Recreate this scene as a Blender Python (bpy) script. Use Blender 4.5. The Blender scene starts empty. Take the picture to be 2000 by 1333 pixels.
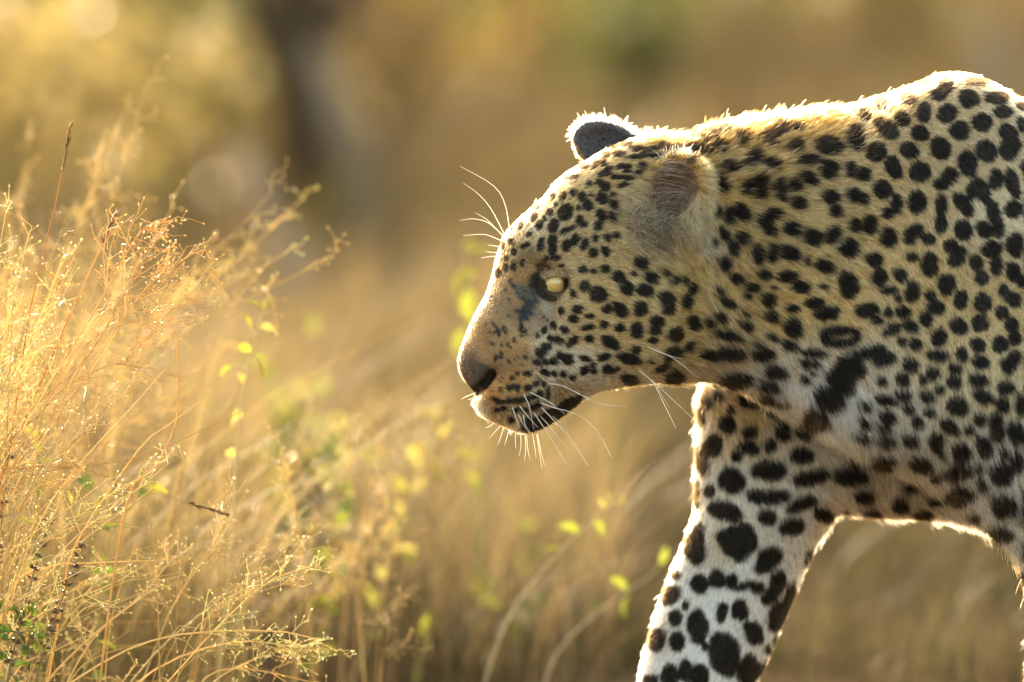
import bpy, bmesh, math, random
import numpy as np
from mathutils import Vector, Matrix
from mathutils.bvhtree import BVHTree
rng = np.random.default_rng(7); random.seed(7)
R = math.radians
sc = bpy.context.scene
COL = sc.collection

# ------------------------------------------------------------------ camera
FOC, SEN, DIST, PITCH = 300.0, 36.0, 8.3333, R(4.5)
CEN = np.array([0.0, 0.0, 0.4567])
FWD = np.array([0.0, math.cos(PITCH), -math.sin(PITCH)])
UPV = np.array([0.0, math.sin(PITCH), math.cos(PITCH)])
CAM = CEN - FWD * DIST
cd = bpy.data.cameras.new('camera'); cam = bpy.data.objects.new('camera', cd); COL.objects.link(cam)
cam.location = CAM; cam.rotation_euler = (math.pi/2 - PITCH, 0, 0)
cd.lens = FOC; cd.sensor_width = SEN; cd.clip_start = 0.5; cd.clip_end = 4000
cd.dof.use_dof = True; cd.dof.focus_distance = DIST - 0.075; cd.dof.aperture_fstop = 2.8
sc.camera = cam

# ------------------------------------------------------------------ sky, sun, exposure
SUN_EL, SUN_AZ = R(13), R(-13)          # azimuth from +Y (away from camera) towards -X
w = bpy.data.worlds.new('World'); sc.world = w; w.use_nodes = True
nt = w.node_tree; bg = nt.nodes['Background']
sky = nt.nodes.new('ShaderNodeTexSky'); sky.sky_type = 'NISHITA'; sky.sun_disc = False
sky.sun_elevation = SUN_EL; sky.sun_rotation = SUN_AZ; sky.dust_density = 4.0; sky.air_density = 1.0; sky.ozone_density = .4
warm = nt.nodes.new('ShaderNodeMixRGB'); warm.blend_type = 'MULTIPLY'; warm.inputs[0].default_value = 1; warm.inputs[2].default_value = (1.0, .90, .74, 1)  # warm white balance
nt.links.new(sky.outputs[0], warm.inputs[1]); nt.links.new(warm.outputs[0], bg.inputs[0]); bg.inputs[1].default_value = 0.15
sl = bpy.data.lights.new('sun', 'SUN'); sun = bpy.data.objects.new('sun', sl); COL.objects.link(sun)
sl.energy = 2.0; sl.angle = R(0.5); sl.color = (1.0, 0.88, 0.68)
sd_ = Vector((math.sin(SUN_AZ)*math.cos(SUN_EL), math.cos(SUN_AZ)*math.cos(SUN_EL), math.sin(SUN_EL)))
sun.rotation_euler = sd_.to_track_quat('Z', 'Y').to_euler(); sun.location = (-3, 4, 5)
vs = sc.view_settings; vs.view_transform = 'Standard'; vs.look = 'None'; vs.gamma = 1.0
vs.exposure = 2.98; vs.use_curve_mapping = False
cy = sc.cycles; cy.use_denoising = True; cy.max_bounces = 10; cy.diffuse_bounces = 4
cy.glossy_bounces = 5; cy.transmission_bounces = 8; cy.transparent_max_bounces = 8
cy.sample_clamp_indirect = 6.0; cy.use_adaptive_sampling = False

# ------------------------------------------------------------------ helpers
def P(px, py, Y=0.0):
    """photo pixel -> world point on the vertical plane y = Y"""
    px = np.asarray(px, float); py = np.asarray(py, float)
    a = (px - 1000.0) / 2000.0 * SEN / FOC; b = (666.5 - py) / 2000.0 * SEN / FOC
    dx = a; dy = FWD[1] + b * UPV[1]; dz = FWD[2] + b * UPV[2]
    t = (Y - CAM[1]) / dy
    return np.stack(np.broadcast_arrays(CAM[0] + dx*t, Y + 0*t, CAM[2] + dz*t), -1)
def PROJ(p):
    q = np.asarray(p) - CAM
    d = q @ FWD
    return 1000 + q[..., 0]/d*FOC/SEN*2000, 666.5 - (q @ UPV)/d*FOC/SEN*2000
def lin(r, g, b):
    f = lambda c: c/12.92 if c <= .04045 else ((c+.055)/1.055)**2.4
    return (f(r), f(g), f(b))
def smooth(e0, e1, x):
    t = np.clip((x-e0)/(e1-e0), 0, 1); return t*t*(3-2*t)
def link(o, parent=None):
    COL.objects.link(o)
    if parent: o.parent = parent
    return o
def mesh_obj(name, v, f, mat, parent=None, cols=None, smooth_=True):
    m = bpy.data.meshes.new(name); v = np.asarray(v, np.float32)
    if isinstance(f, np.ndarray):
        n, k = f.shape
        m.vertices.add(len(v)); m.vertices.foreach_set('co', v.ravel())
        m.loops.add(n*k); m.loops.foreach_set('vertex_index', f.astype(np.int32).ravel())
        m.polygons.add(n); m.polygons.foreach_set('loop_start', np.arange(0, n*k, k, dtype=np.int32))
        m.update(calc_edges=True)
    else:
        m.from_pydata([tuple(p) for p in v], [], f); m.update()
    if smooth_: m.polygons.foreach_set('use_smooth', np.ones(len(m.polygons), bool))
    if cols is not None:
        a = m.color_attributes.new('col', 'FLOAT_COLOR', 'POINT')
        c4 = np.ones((len(v), 4), np.float32); c4[:, :3] = cols; a.data.foreach_set('color', c4.ravel())
    if mat: m.materials.append(mat)
    return link(bpy.data.objects.new(name, m), parent)
def tag(o, label=None, cat=None, group=None, kind=None):
    if label: o['label'] = label
    if cat: o['category'] = cat
    if group: o['group'] = group
    if kind: o['kind'] = kind
    return o
def empty(name, loc, label, cat, group=None):
    o = bpy.data.objects.new(name, None); o.empty_display_size = .05; o.location = loc
    link(o); return tag(o, label, cat, group)
def newmat(name):
    m = bpy.data.materials.new(name); m.use_nodes = True; t = m.node_tree; t.nodes.clear()
    out = t.nodes.new('ShaderNodeOutputMaterial'); return m, t, out
def fbm(p, s, seed=0, oct=3):
    """cheap smooth value noise in [-1,1] from summed sines"""
    r = np.random.default_rng(seed); o = np.zeros(len(p)); a = 1.0; tot = 0
    for k in range(oct):
        for j in range(4):
            d = r.normal(size=p.shape[1]); d /= np.linalg.norm(d)
            o += a*np.sin(p @ d * s * (2**k) * (0.7 + .6*r.random()) + r.random()*6.28)
        tot += a*2; a *= .55
    return o/tot

# ------------------------------------------------------------------ coat data (photo pixels)
# every tile: (x0, y0, scale), then cx cy rx ry angle in the enlarged tile
SPOTS = []
def tile(x0, y0, s, txt, k=1.0):
    for e in txt.split(';'):
        v = [float(c) for c in e.split()]
        if not v: continue
        if len(v) == 4: v.append(0)
        SPOTS.append((x0+v[0]/s, y0+v[1]/s, v[2]/s*k, v[3]/s*k, v[4]))
tile(860, 400, 4.9925, """1225 75 62 80 20;1105 200 45 62 10;1345 30 14 22;1440 20 42 35;1575 95 38 50 -20;1690 115 25 50 -25;
1355 145 28 42 10;1405 185 30 30;1250 245 20 26;1200 260 20 26;1297 215 16 22;1545 205 32 48 10;1070 75 25 30;1015 135 16 22;970 200 28 42 15;
915 120 25 40 20;950 25 40 18 -30;790 200 22 40 20;700 245 14 24 20;820 80 10 10;980 385 25 60 15;1100 345 42 45;1095 430 35 60 15;1235 400 40 50;
1315 345 34 50 10;1405 395 35 48 15;1515 320 20 32;1640 320 26 36;1720 300 20 30;1490 470 40 50;1615 460 30 45 -15;690 360 30 28;612 400 16 38;
830 395 50 22 -25;720 460 26 34;870 290 30 18 -20;1025 525 30 24;1120 520 48 26 -15;640 520 24 20;800 570 24 38 20;715 605 30 34;640 610 20 34 10;
565 665 28 36 10;690 735 16 16;1395 640 38 36;1495 650 24 26;1610 630 42 42;1735 700 52 50;1885 670 22 20;1410 785 52 55;1535 880 70 75 -40;
1295 865 26 34;1820 825 55 60 -30;1955 565 48 50 30;1980 840 45 45;1345 1015 48 36;1625 1020 48 40;1755 1025 55 75 -30;1955 1010 60 70 20;
1455 1085 40 28 -10;1295 1115 45 32;1105 1175 30 40;1015 1225 26 30;1210 1215 45 30 15;1440 1195 70 24 -8;1600 1165 34 32;1755 1200 48 40;
1915 1220 55 70;1175 1040 22 26;955 1280 24 22;1070 1300 30 24;1455 1300 42 32;1180 590 30 14 -10""")
tile(860, 620, 4.4425, """1025 205 42 26 25;1145 210 55 26 -45;1475 215 85 40 30;1700 280 45 34 10;918 250 38 32;868 310 45 35 30;1110 365 48 40;
1035 330 24 28;985 385 34 32;915 390 35 18 40;845 400 40 20 20;1255 355 45 22 15;1420 345 55 32 -15;1645 352 90 38 8;1450 435 45 26 -35;1515 455 45 20 -25;
1250 460 45 26 -50;1325 410 20 22;1330 465 24 16;910 480 40 22 20;990 490 30 20 30;1065 490 28 26;1150 520 24 18;1640 520 75 35 5;757 490 40 24 5;
668 487 22 20;622 527 18 18;525 335 22 24;480 358 18 18;600 255 10 20 -35;655 605 30 28;588 612 18 22;523 622 18 20;762 612 34 26 -10;828 577 28 20 -10;
898 577 18 20;595 725 24 20;535 735 40 12 -15;670 722 45 22;760 705 40 18 -15;870 660 22 26 40;830 680 30 16 -20;935 660 13 50;550 790 20 15;660 805 26 16;
735 805 35 15;830 775 50 26 -25;495 805 18 12;620 885 22 18;490 720 36 12 20;860 890 150 45 -14;960 850 150 46 -22;1080 775 130 46 -38;1150 740 90 30 -40;
1520 610 55 18 -5;800 950 90 22 0;460 60 26 12 60;500 130 14 40 -20;640 200 12 14;700 90 14 40 10""")
tile(1060, 200, 4.4425, """615 395 35 20 -10;730 375 60 22 -8;840 410 50 26 -10;555 460 30 20 -10;660 455 60 26;820 475 70 16 -3;360 560 45 28 -10;
460 550 40 18 -40;530 530 30 22 -20;710 560 60 24;570 580 45 14 -25;530 625 65 20 -8;740 600 40 11;870 550 40 26;830 610 35 18;650 650 55 15 3;
750 655 45 16;210 655 30 16 -30;280 650 30 14 -30;490 690 30 26 -30;410 700 20 26;545 730 45 42;700 720 48 16 -20;270 785 30 28 -20;350 825 38 42;
390 890 38 42 -30;515 835 45 50 -30;185 820 18 36 20;90 820 30 18 -30;420 795 10 20;610 800 18 18;620 890 25 42 -20;310 912 14 22;120 885 20 18;
950 420 55 26;1050 400 55 40;1150 430 55 34;1000 480 50 16 5;1500 960 26 40""")
tile(1200, 450, 2.962, """160 190 30 32;220 278 38 30 10;180 348 42 32 20;300 250 20 16;350 290 20 20;408 288 14 22;305 395 36 45 -30;310 455 32 30;
425 405 28 40;458 342 22 28;250 530 38 30;235 580 28 24;352 598 45 36;468 535 38 34;558 537 28 22;220 635 26 16;440 665 30 26 -30;340 700 40 28;
300 730 30 20;270 785 45 18 -20;345 840 55 40 -20;210 757 20 8;645 25 30 28 30;755 45 34 30;695 105 34 36 20;590 75 14 22 20;840 135 34 55;918 140 30 48 10;
1022 135 50 38;650 190 34 40 -30;875 255 40 26 5;720 278 34 28 10;1010 265 52 28 -10;1120 178 14 22;1155 45 45 45;1275 25 32 45 20;1225 212 52 38 20;
1365 100 48 42 -20;1355 315 48 75 -25;808 330 40 24;1085 328 48 30 20;935 330 12 8;778 382 18 16;900 402 42 38;665 420 60 24 30;620 350 20 16;
1035 455 34 24;922 492 36 24;1168 420 50 28;1240 482 68 38 -5;1450 470 40 36;625 500 28 22 30;765 490 16 16;775 550 36 24 25;1045 555 45 52 -20;
1215 325 24 8;660 608 80 26 12;680 705 70 36 10;565 720 55 24 10;920 620 34 20 30;1025 668 45 24 15;840 655 30 8 10;870 710 66 34;1170 710 70 16 3;
1315 580 100 20 -3;1320 650 92 18 -3;1225 620 26 34;1405 612 26 34;1115 772 28 22;1175 775 20 18;945 818 66 34 5;1155 825 18 9;1120 865 26 20;700 855 90 36;
915 892 55 26 8;1360 805 85 62 25;1320 880 80 65 30;1255 975 82 68 25;1180 1083 78 55 5;900 960 60 20 10;985 985 55 12 5""")
tile(1350, 200, 3.3325, """600 175 50 45;690 285 46 40;530 240 50 44 30;770 380 55 36;780 500 50 36 20;200 300 46 36 45;110 300 34 46;355 240 40 44;
440 350 40 40;380 400 40 26;270 420 54 36 15;540 405 54 32;210 530 44 62 -30;470 510 40 46;390 555 36 50 20;470 590 34 44;590 540 34 46;690 540 40 36 30;
612 615 28 34;712 660 42 40;255 740 36 48;345 720 38 60 -30;540 730 56 34 -20;500 770 42 40;520 825 40 30 30;175 720 20 32;665 830 52 42 10;
160 220 50 24;240 190 36 24;50 230 50 24;30 330 30 50;700 170 40 24 -10""")
tile(1600, 100, 3.3325, """690 200 52 28 -25;825 225 48 50 30;790 278 55 34 -20;1030 205 80 24 3;1290 290 40 12 30;975 315 62 55 10;1160 305 75 38 5;
590 315 50 38 -15;525 270 32 12 -15;415 350 48 36;1330 365 50 25 20;1195 398 55 38 5;300 415 40 34 20;685 400 42 60;830 412 60 52 -20;545 440 45 52 -10;
1065 462 65 58;1320 485 30 45 -20;455 510 75 50 35;915 520 62 60;1225 530 58 48 30;655 540 55 50 15;1240 635 60 66 20;595 645 58 50 10;790 635 62 70;
1085 650 62 70 -20;385 650 58 58 20;970 720 55 75 -20;250 560 46 84;80 620 80 50 20;485 750 45 70 -25;655 785 65 58 -30;850 815 50 52;800 860 42 30 -10;
1150 835 42 62;1262 865 42 90 -20;1340 750 20 50;70 780 55 55 10;215 765 26 50;295 800 42 40;995 920 34 60;1065 920 38 75 -20;1130 1050 42 80 -15;
1165 1140 38 65 -15;415 905 50 60 -10;85 955 50 45;120 1035 35 35;230 940 34 50;290 965 35 38;505 1000 34 60;450 1055 35 34;640 990 50 75 15;
795 1005 36 62;790 1130 38 62;930 985 42 56 -25;965 1040 35 40;940 1165 55 60 -15;1075 1160 45 50 -15;1270 1025 58 50 10;245 1130 32 45 -10;335 1125 40 60;
100 1195 36 55 25;455 1210 42 62;620 1175 62 42 -35;595 1230 35 28;710 1225 42 32;1280 1260 48 75;200 1285 55 58 -10;860 1275 42 40;905 1310 50 30;1125 1290 60 45 10""")
tile(1600, 500, 2.2225, """240 20 32 30;265 95 32 38 -5;355 85 26 28;310 150 38 14 -8;340 185 16 12;405 155 28 42 20;405 10 22 14;480 55 32 34;485 15 28 25;
595 20 34 28;555 122 38 38;485 175 20 20;510 222 34 26;620 175 24 24;612 205 22 22;680 35 28 30;705 95 32 30;770 35 24 50;845 70 30 40 -10;880 110 20 28;
800 155 22 24;840 190 34 28 40;712 200 36 36 -20;795 245 26 26;835 300 24 34;850 355 26 32;698 295 36 32 10;610 305 36 30 25;370 245 30 22;300 248 18 14;
215 238 40 30 -10;255 283 24 14;465 280 24 30 -10;405 308 30 18 20;315 325 42 18 -25;525 355 32 34 20;785 388 34 34;690 390 30 26;365 375 24 18;418 388 28 22;
515 435 46 20 3;622 430 26 30;705 465 34 28;830 470 42 36 -40;850 435 24 22;225 418 60 24 -8;280 452 46 24 -10;400 478 28 24;595 490 28 20 10;497 512 26 24;
455 540 16 18;275 545 24 18;365 540 26 26;585 550 30 24;698 543 42 22 8;810 580 34 24;527 582 20 15;372 605 34 18 12;470 615 32 20 20;290 628 45 16 10;
712 615 42 22 22;605 655 42 40;800 648 24 28;875 655 24 40;215 655 20 14;395 665 22 16;485 680 30 18 20;305 700 34 24 15;205 725 24 20;430 725 24 22;
290 745 24 14;700 710 26 24;570 740 42 26 30;770 720 28 34;778 770 28 34;655 758 18 18;855 765 34 48 -15;200 783 36 11 15;305 800 34 22;408 798 32 24;
515 805 28 36;628 848 40 32 20;718 835 30 45 -20;808 855 16 18;865 890 25 40;285 878 48 26 -10;450 893 50 26 5;612 932 55 28 8;520 950 24 12;705 918 18 14;
795 945 44 46;720 990 22 18;622 1028 62 36 -3;810 1085 50 52 -20;685 1120 30 20;805 1195 45 25 20;540 865 16 10;140 955 68 36;200 1045 40 26;355 1080 38 26;
450 1120 40 16;230 1115 40 20;395 1000 28 30;500 1060 30 20""")
tile(1200, 733, 2.222, """455 95 22 22 30;408 115 18 32 -20;510 152 16 16;590 115 45 32 20;380 180 18 38;495 212 32 34 -30;587 250 30 20;690 165 30 22;
735 245 28 36;825 255 32 24 25;430 305 40 42 30;590 318 38 24 15;678 313 26 22;532 352 24 24;380 375 26 65 -15;815 352 52 28;670 415 72 34;505 460 55 46 40;
850 450 72 26 -12;415 505 20 22;360 520 18 60;670 530 88 26;475 590 70 38 10;810 562 60 24 -20;660 620 38 26 10;905 605 40 26;770 660 56 30 -10;
535 725 82 68 15;665 802 62 40 -45;355 745 40 75;840 790 16 32 10;270 870 20 16;370 910 34 34;445 885 30 38;510 895 24 30;565 915 45 14 -20;620 925 28 20;
710 890 32 45 20;680 950 28 46 40;760 960 20 60 10;705 1040 34 60 15;245 955 38 36 -30;310 1000 14 18;468 1025 20 44 15;540 1020 32 40;265 1055 26 34;
362 1090 40 75 -5;605 1120 38 46 -40;575 1090 16 20;185 1150 36 48 10;270 1160 30 40;390 1172 14 18;475 1215 62 92 -15;665 1190 12 18;700 1160 14 26;
240 1310 36 44;310 1280 24 48;370 1305 34 50;580 1280 48 62 20;650 1290 18 50 15;155 1325 30 20;1010 590 10 10""")
SPOTS = np.array(SPOTS); SPOTS[:, 2:4] = SPOTS[:, 2:4]*1.1+1.0
fl = np.random.default_rng(19); FL = []         # fine dark flecks on the bridge of the nose and below the eye
for cx, cy, sx, sy, k in ((962, 618, 8, 26, 12), (975, 650, 14, 22, 12), (1005, 690, 18, 24, 16), (1035, 640, 12, 30, 14), (1062, 652, 14, 22, 10), (960, 705, 22, 14, 10), (1010, 610, 16, 20, 8), (985, 560, 20, 26, 9), (1040, 720, 20, 16, 8)):
    for _ in range(k): FL.append((fl.normal(cx, sx), fl.normal(cy, sy), fl.uniform(1.0, 2.2), fl.uniform(2, 4.5), fl.normal(-15, 30)))
SPOTS = np.vstack([SPOTS, np.array(FL)])
# ground colour of the coat: px py r g b radius (linear albedo)
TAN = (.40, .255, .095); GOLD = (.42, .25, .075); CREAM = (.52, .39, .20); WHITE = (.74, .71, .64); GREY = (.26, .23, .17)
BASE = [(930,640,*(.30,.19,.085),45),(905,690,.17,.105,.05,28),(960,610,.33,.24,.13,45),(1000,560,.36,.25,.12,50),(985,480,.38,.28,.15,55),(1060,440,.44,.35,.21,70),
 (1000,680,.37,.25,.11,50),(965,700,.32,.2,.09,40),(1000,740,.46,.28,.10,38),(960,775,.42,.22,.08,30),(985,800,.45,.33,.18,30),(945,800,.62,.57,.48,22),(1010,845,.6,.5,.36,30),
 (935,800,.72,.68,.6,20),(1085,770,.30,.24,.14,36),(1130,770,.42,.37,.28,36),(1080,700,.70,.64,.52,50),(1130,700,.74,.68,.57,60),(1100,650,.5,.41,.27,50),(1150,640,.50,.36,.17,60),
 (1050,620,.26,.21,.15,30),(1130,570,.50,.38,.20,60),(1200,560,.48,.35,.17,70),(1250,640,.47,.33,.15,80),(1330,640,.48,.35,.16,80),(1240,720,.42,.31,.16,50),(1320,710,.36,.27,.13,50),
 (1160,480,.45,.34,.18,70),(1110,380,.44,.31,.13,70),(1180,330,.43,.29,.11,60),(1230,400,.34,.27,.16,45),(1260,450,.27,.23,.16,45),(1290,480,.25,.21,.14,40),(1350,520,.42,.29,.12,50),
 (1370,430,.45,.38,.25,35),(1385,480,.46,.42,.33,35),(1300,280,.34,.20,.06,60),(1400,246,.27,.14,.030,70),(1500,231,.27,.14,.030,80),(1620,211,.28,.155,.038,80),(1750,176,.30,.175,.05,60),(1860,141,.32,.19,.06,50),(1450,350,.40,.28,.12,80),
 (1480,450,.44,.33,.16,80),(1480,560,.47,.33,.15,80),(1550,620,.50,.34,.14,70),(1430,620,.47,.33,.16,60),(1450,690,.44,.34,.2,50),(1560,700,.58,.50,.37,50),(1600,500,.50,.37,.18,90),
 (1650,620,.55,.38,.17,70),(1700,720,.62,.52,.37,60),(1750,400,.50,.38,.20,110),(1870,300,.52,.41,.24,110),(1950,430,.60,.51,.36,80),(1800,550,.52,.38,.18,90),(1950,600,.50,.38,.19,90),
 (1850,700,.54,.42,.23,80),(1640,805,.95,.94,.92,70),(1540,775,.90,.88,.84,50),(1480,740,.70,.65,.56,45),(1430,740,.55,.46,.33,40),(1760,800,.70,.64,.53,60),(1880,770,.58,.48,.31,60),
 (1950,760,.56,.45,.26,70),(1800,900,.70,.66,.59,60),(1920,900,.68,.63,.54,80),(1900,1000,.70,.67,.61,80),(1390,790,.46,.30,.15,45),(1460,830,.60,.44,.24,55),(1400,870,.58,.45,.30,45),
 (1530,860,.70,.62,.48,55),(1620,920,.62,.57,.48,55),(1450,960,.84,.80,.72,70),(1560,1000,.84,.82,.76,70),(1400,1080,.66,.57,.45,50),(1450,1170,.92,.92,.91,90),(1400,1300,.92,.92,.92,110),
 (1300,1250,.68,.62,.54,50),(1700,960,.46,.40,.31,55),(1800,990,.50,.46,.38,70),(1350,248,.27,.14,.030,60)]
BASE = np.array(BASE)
# dark skin patches: px py rx ry angle r g b
PATCH = np.array([(1038,568,28,16,-55,.022,.021,.026),(1027,600,13,34,25,.035,.035,.045),(1052,548,20,16,0,.012,.01,.01),(1085,552,30,22,0,.02,.014,.01),
 (1040,590,24,8,-30,.045,.045,.058),(1062,526,16,12,30,.12,.06,.035),(910,708,22,26,10,.11,.068,.036),(936,724,28,18,35,.09,.055,.03),(926,757,18,12,55,.025,.014,.011),(950,744,26,8,-52,.010,.007,.006),(932,770,14,6,-60,.012,.008,.006),
 (912,742,14,12,40,.09,.05,.035),(1020,575,18,22,10,.13,.12,.10),(1062,604,14,18,0,.46,.39,.29)])
# comb: px py dx dy length(mm) lift
COMB = np.array([(905,690,.3,-.9,2.2,.25),(930,640,.4,-.9,3,.22),(960,580,.5,-.85,4,.22),(980,480,.5,-.85,6,.3),(1040,420,.7,-.7,8,.28),(1120,360,.85,-.5,9,.25),(1200,300,.95,-.25,10,.25),
 (1000,640,.7,.1,3.5,.2),(970,700,.9,.1,3,.2),(1000,760,.95,.25,4.5,.22),(950,780,.6,.75,5,.35),(940,800,-.3,.9,7,.5),(1000,840,.05,1,9,.55),(1060,830,.5,.85,8,.45),(1120,790,.7,.7,7,.35),
 (1040,600,.5,.7,3.5,.2),(1060,530,.6,-.6,5,.3),(1110,540,1,.1,6,.25),(1150,620,1,.2,9,.22),(1150,700,1,.15,9,.22),(1130,450,.9,-.35,9,.22),(1200,520,1,.1,10,.24),(1230,430,.75,.5,14,.35),(1270,470,.75,.65,18,.4),
 (1250,640,1,.2,11,.22),(1330,560,.95,.25,13,.26),(1330,680,1,.2,13,.26),(1250,740,.85,.5,11,.35),(1320,735,.8,.6,13,.4),(1300,275,.8,-.55,14,.5),(1380,255,.65,-.75,19,.6),(1450,240,.75,-.65,20,.55),
 (1560,220,.9,-.4,17,.45),(1680,200,1,-.3,11,.35),(1420,320,.9,-.2,22,.38),(1500,340,.85,-.1,22,.38),(1600,330,.9,.1,18,.32),(1450,430,.85,.3,20,.35),(1550,450,.85,.35,18,.3),(1380,430,.35,.9,16,.35),(1385,520,.5,.85,15,.3),
 (1450,560,.85,.45,16,.28),(1550,560,.9,.35,15,.26),(1450,680,.95,.3,18,.28),(1560,680,.9,.4,17,.26),(1420,740,.85,.5,18,.4),(1520,780,.75,.65,22,.36),(1620,820,.65,.75,22,.36),(1700,880,.5,.85,22,.4),(1800,930,.4,.9,20,.4),
 (1900,990,.4,.9,20,.4),(1750,300,.85,.4,11,.24),(1870,220,.7,.4,9,.24),(1870,160,1,.1,8,.3),(1850,450,.5,.8,10,.22),(1950,300,.6,.75,9,.22),(1950,600,.45,.85,10,.22),(1700,600,.75,.6,13,.24),(1750,760,.5,.8,15,.26),(1850,800,.35,.9,14,.26),
 (1370,850,-.1,1,11,.35),(1450,850,.1,1,12,.28),(1550,900,.3,.95,13,.28),(1650,980,.5,.85,14,.35),(1420,1050,-.15,1,10,.26),(1330,1080,-.45,.9,10,.4),(1560,1100,0,1,12,.3),(1400,1250,-.25,1,9,.24),(1270,1230,-.6,.8,9,.4),(1500,1280,0,1,10,.3),(1800,1000,.6,.8,14,.35)])
def idw(px, py, ctrl, vals, pw=2.6, soft=14.0, rad=None):
    n = len(px); out = np.zeros((n, vals.shape[1])); ch = 60000
    for i in range(0, n, ch):
        d2 = (px[i:i+ch, None]-ctrl[None, :, 0])**2 + (py[i:i+ch, None]-ctrl[None, :, 1])**2 + soft*soft
        if rad is not None: d2 = d2/(rad[None]**2)
        wt = d2**(-pw/2*1.35)
        out[i:i+ch] = (wt @ vals)/wt.sum(1, keepdims=True)
    return out
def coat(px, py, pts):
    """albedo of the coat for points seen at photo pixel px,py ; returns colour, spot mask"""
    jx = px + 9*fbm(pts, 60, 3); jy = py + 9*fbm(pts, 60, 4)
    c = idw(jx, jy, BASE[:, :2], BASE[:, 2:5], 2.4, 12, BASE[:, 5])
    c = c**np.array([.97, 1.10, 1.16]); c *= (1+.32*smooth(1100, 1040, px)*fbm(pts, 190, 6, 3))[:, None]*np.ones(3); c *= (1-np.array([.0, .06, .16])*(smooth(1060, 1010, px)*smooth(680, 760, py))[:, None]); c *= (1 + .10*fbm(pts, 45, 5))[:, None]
    for q in PATCH:
        a = R(q[4]); dx, dy = jx-q[0], jy-q[1]
        u = (dx*math.cos(a)+dy*math.sin(a))/q[2]; v = (-dx*math.sin(a)+dy*math.cos(a))/q[3]
        m = (1-smooth(.7, 1.1, np.sqrt(u*u+v*v)*(1+.35*fbm(pts, 330, 9, 2))))[:, None]
        c = c*(1-m) + q[5:8]*m
    m = np.zeros(len(px)); e = 1 + .16*fbm(pts, 260, 8, 2)
    order = np.argsort(px); sx = px[order]
    for s in SPOTS:
        r = max(s[2], s[3])*1.4
        lo, hi = np.searchsorted(sx, [s[0]-r, s[0]+r]); idx = order[lo:hi]
        idx = idx[np.abs(py[idx]-s[1]) < r]
        if not len(idx): continue
        a = R(s[4]); dx, dy = px[idx]-s[0], py[idx]-s[1]
        u = (dx*math.cos(a)+dy*math.sin(a))/s[2]; v = (-dx*math.sin(a)+dy*math.cos(a))/s[3]
        d = np.sqrt(u*u+v*v)*e[idx]
        m[idx] = np.maximum(m[idx], 1-smooth(.93, 1.05, d))
    # beyond the photograph's frame the coat goes on with the same kind of spots
    far = (px > 2002) | (py > 1345)
    if far.any():
        g = 52.0; fx, fy = px[far], py[far]; mm = np.zeros(far.sum()); ix, iy = np.floor(fx/g), np.floor(fy/g)
        for ox in (-1, 0, 1):
            for oy in (-1, 0, 1):
                h1 = np.modf(np.abs(np.sin((ix+ox)*127.1+(iy+oy)*311.7)*43758.5453))[0]; h2 = np.modf(h1*91.7)[0]
                d = np.hypot(fx-(ix+ox+.2+.6*h1)*g, fy-(iy+oy+.2+.6*h2)*g)/(15+7*h2)
                mm = np.maximum(mm, 1-smooth(.85, 1.1, d*e[far]))
        m[far] = mm
    return c, m
BLACK = np.array([.0060, .0038, .0018])

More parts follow.
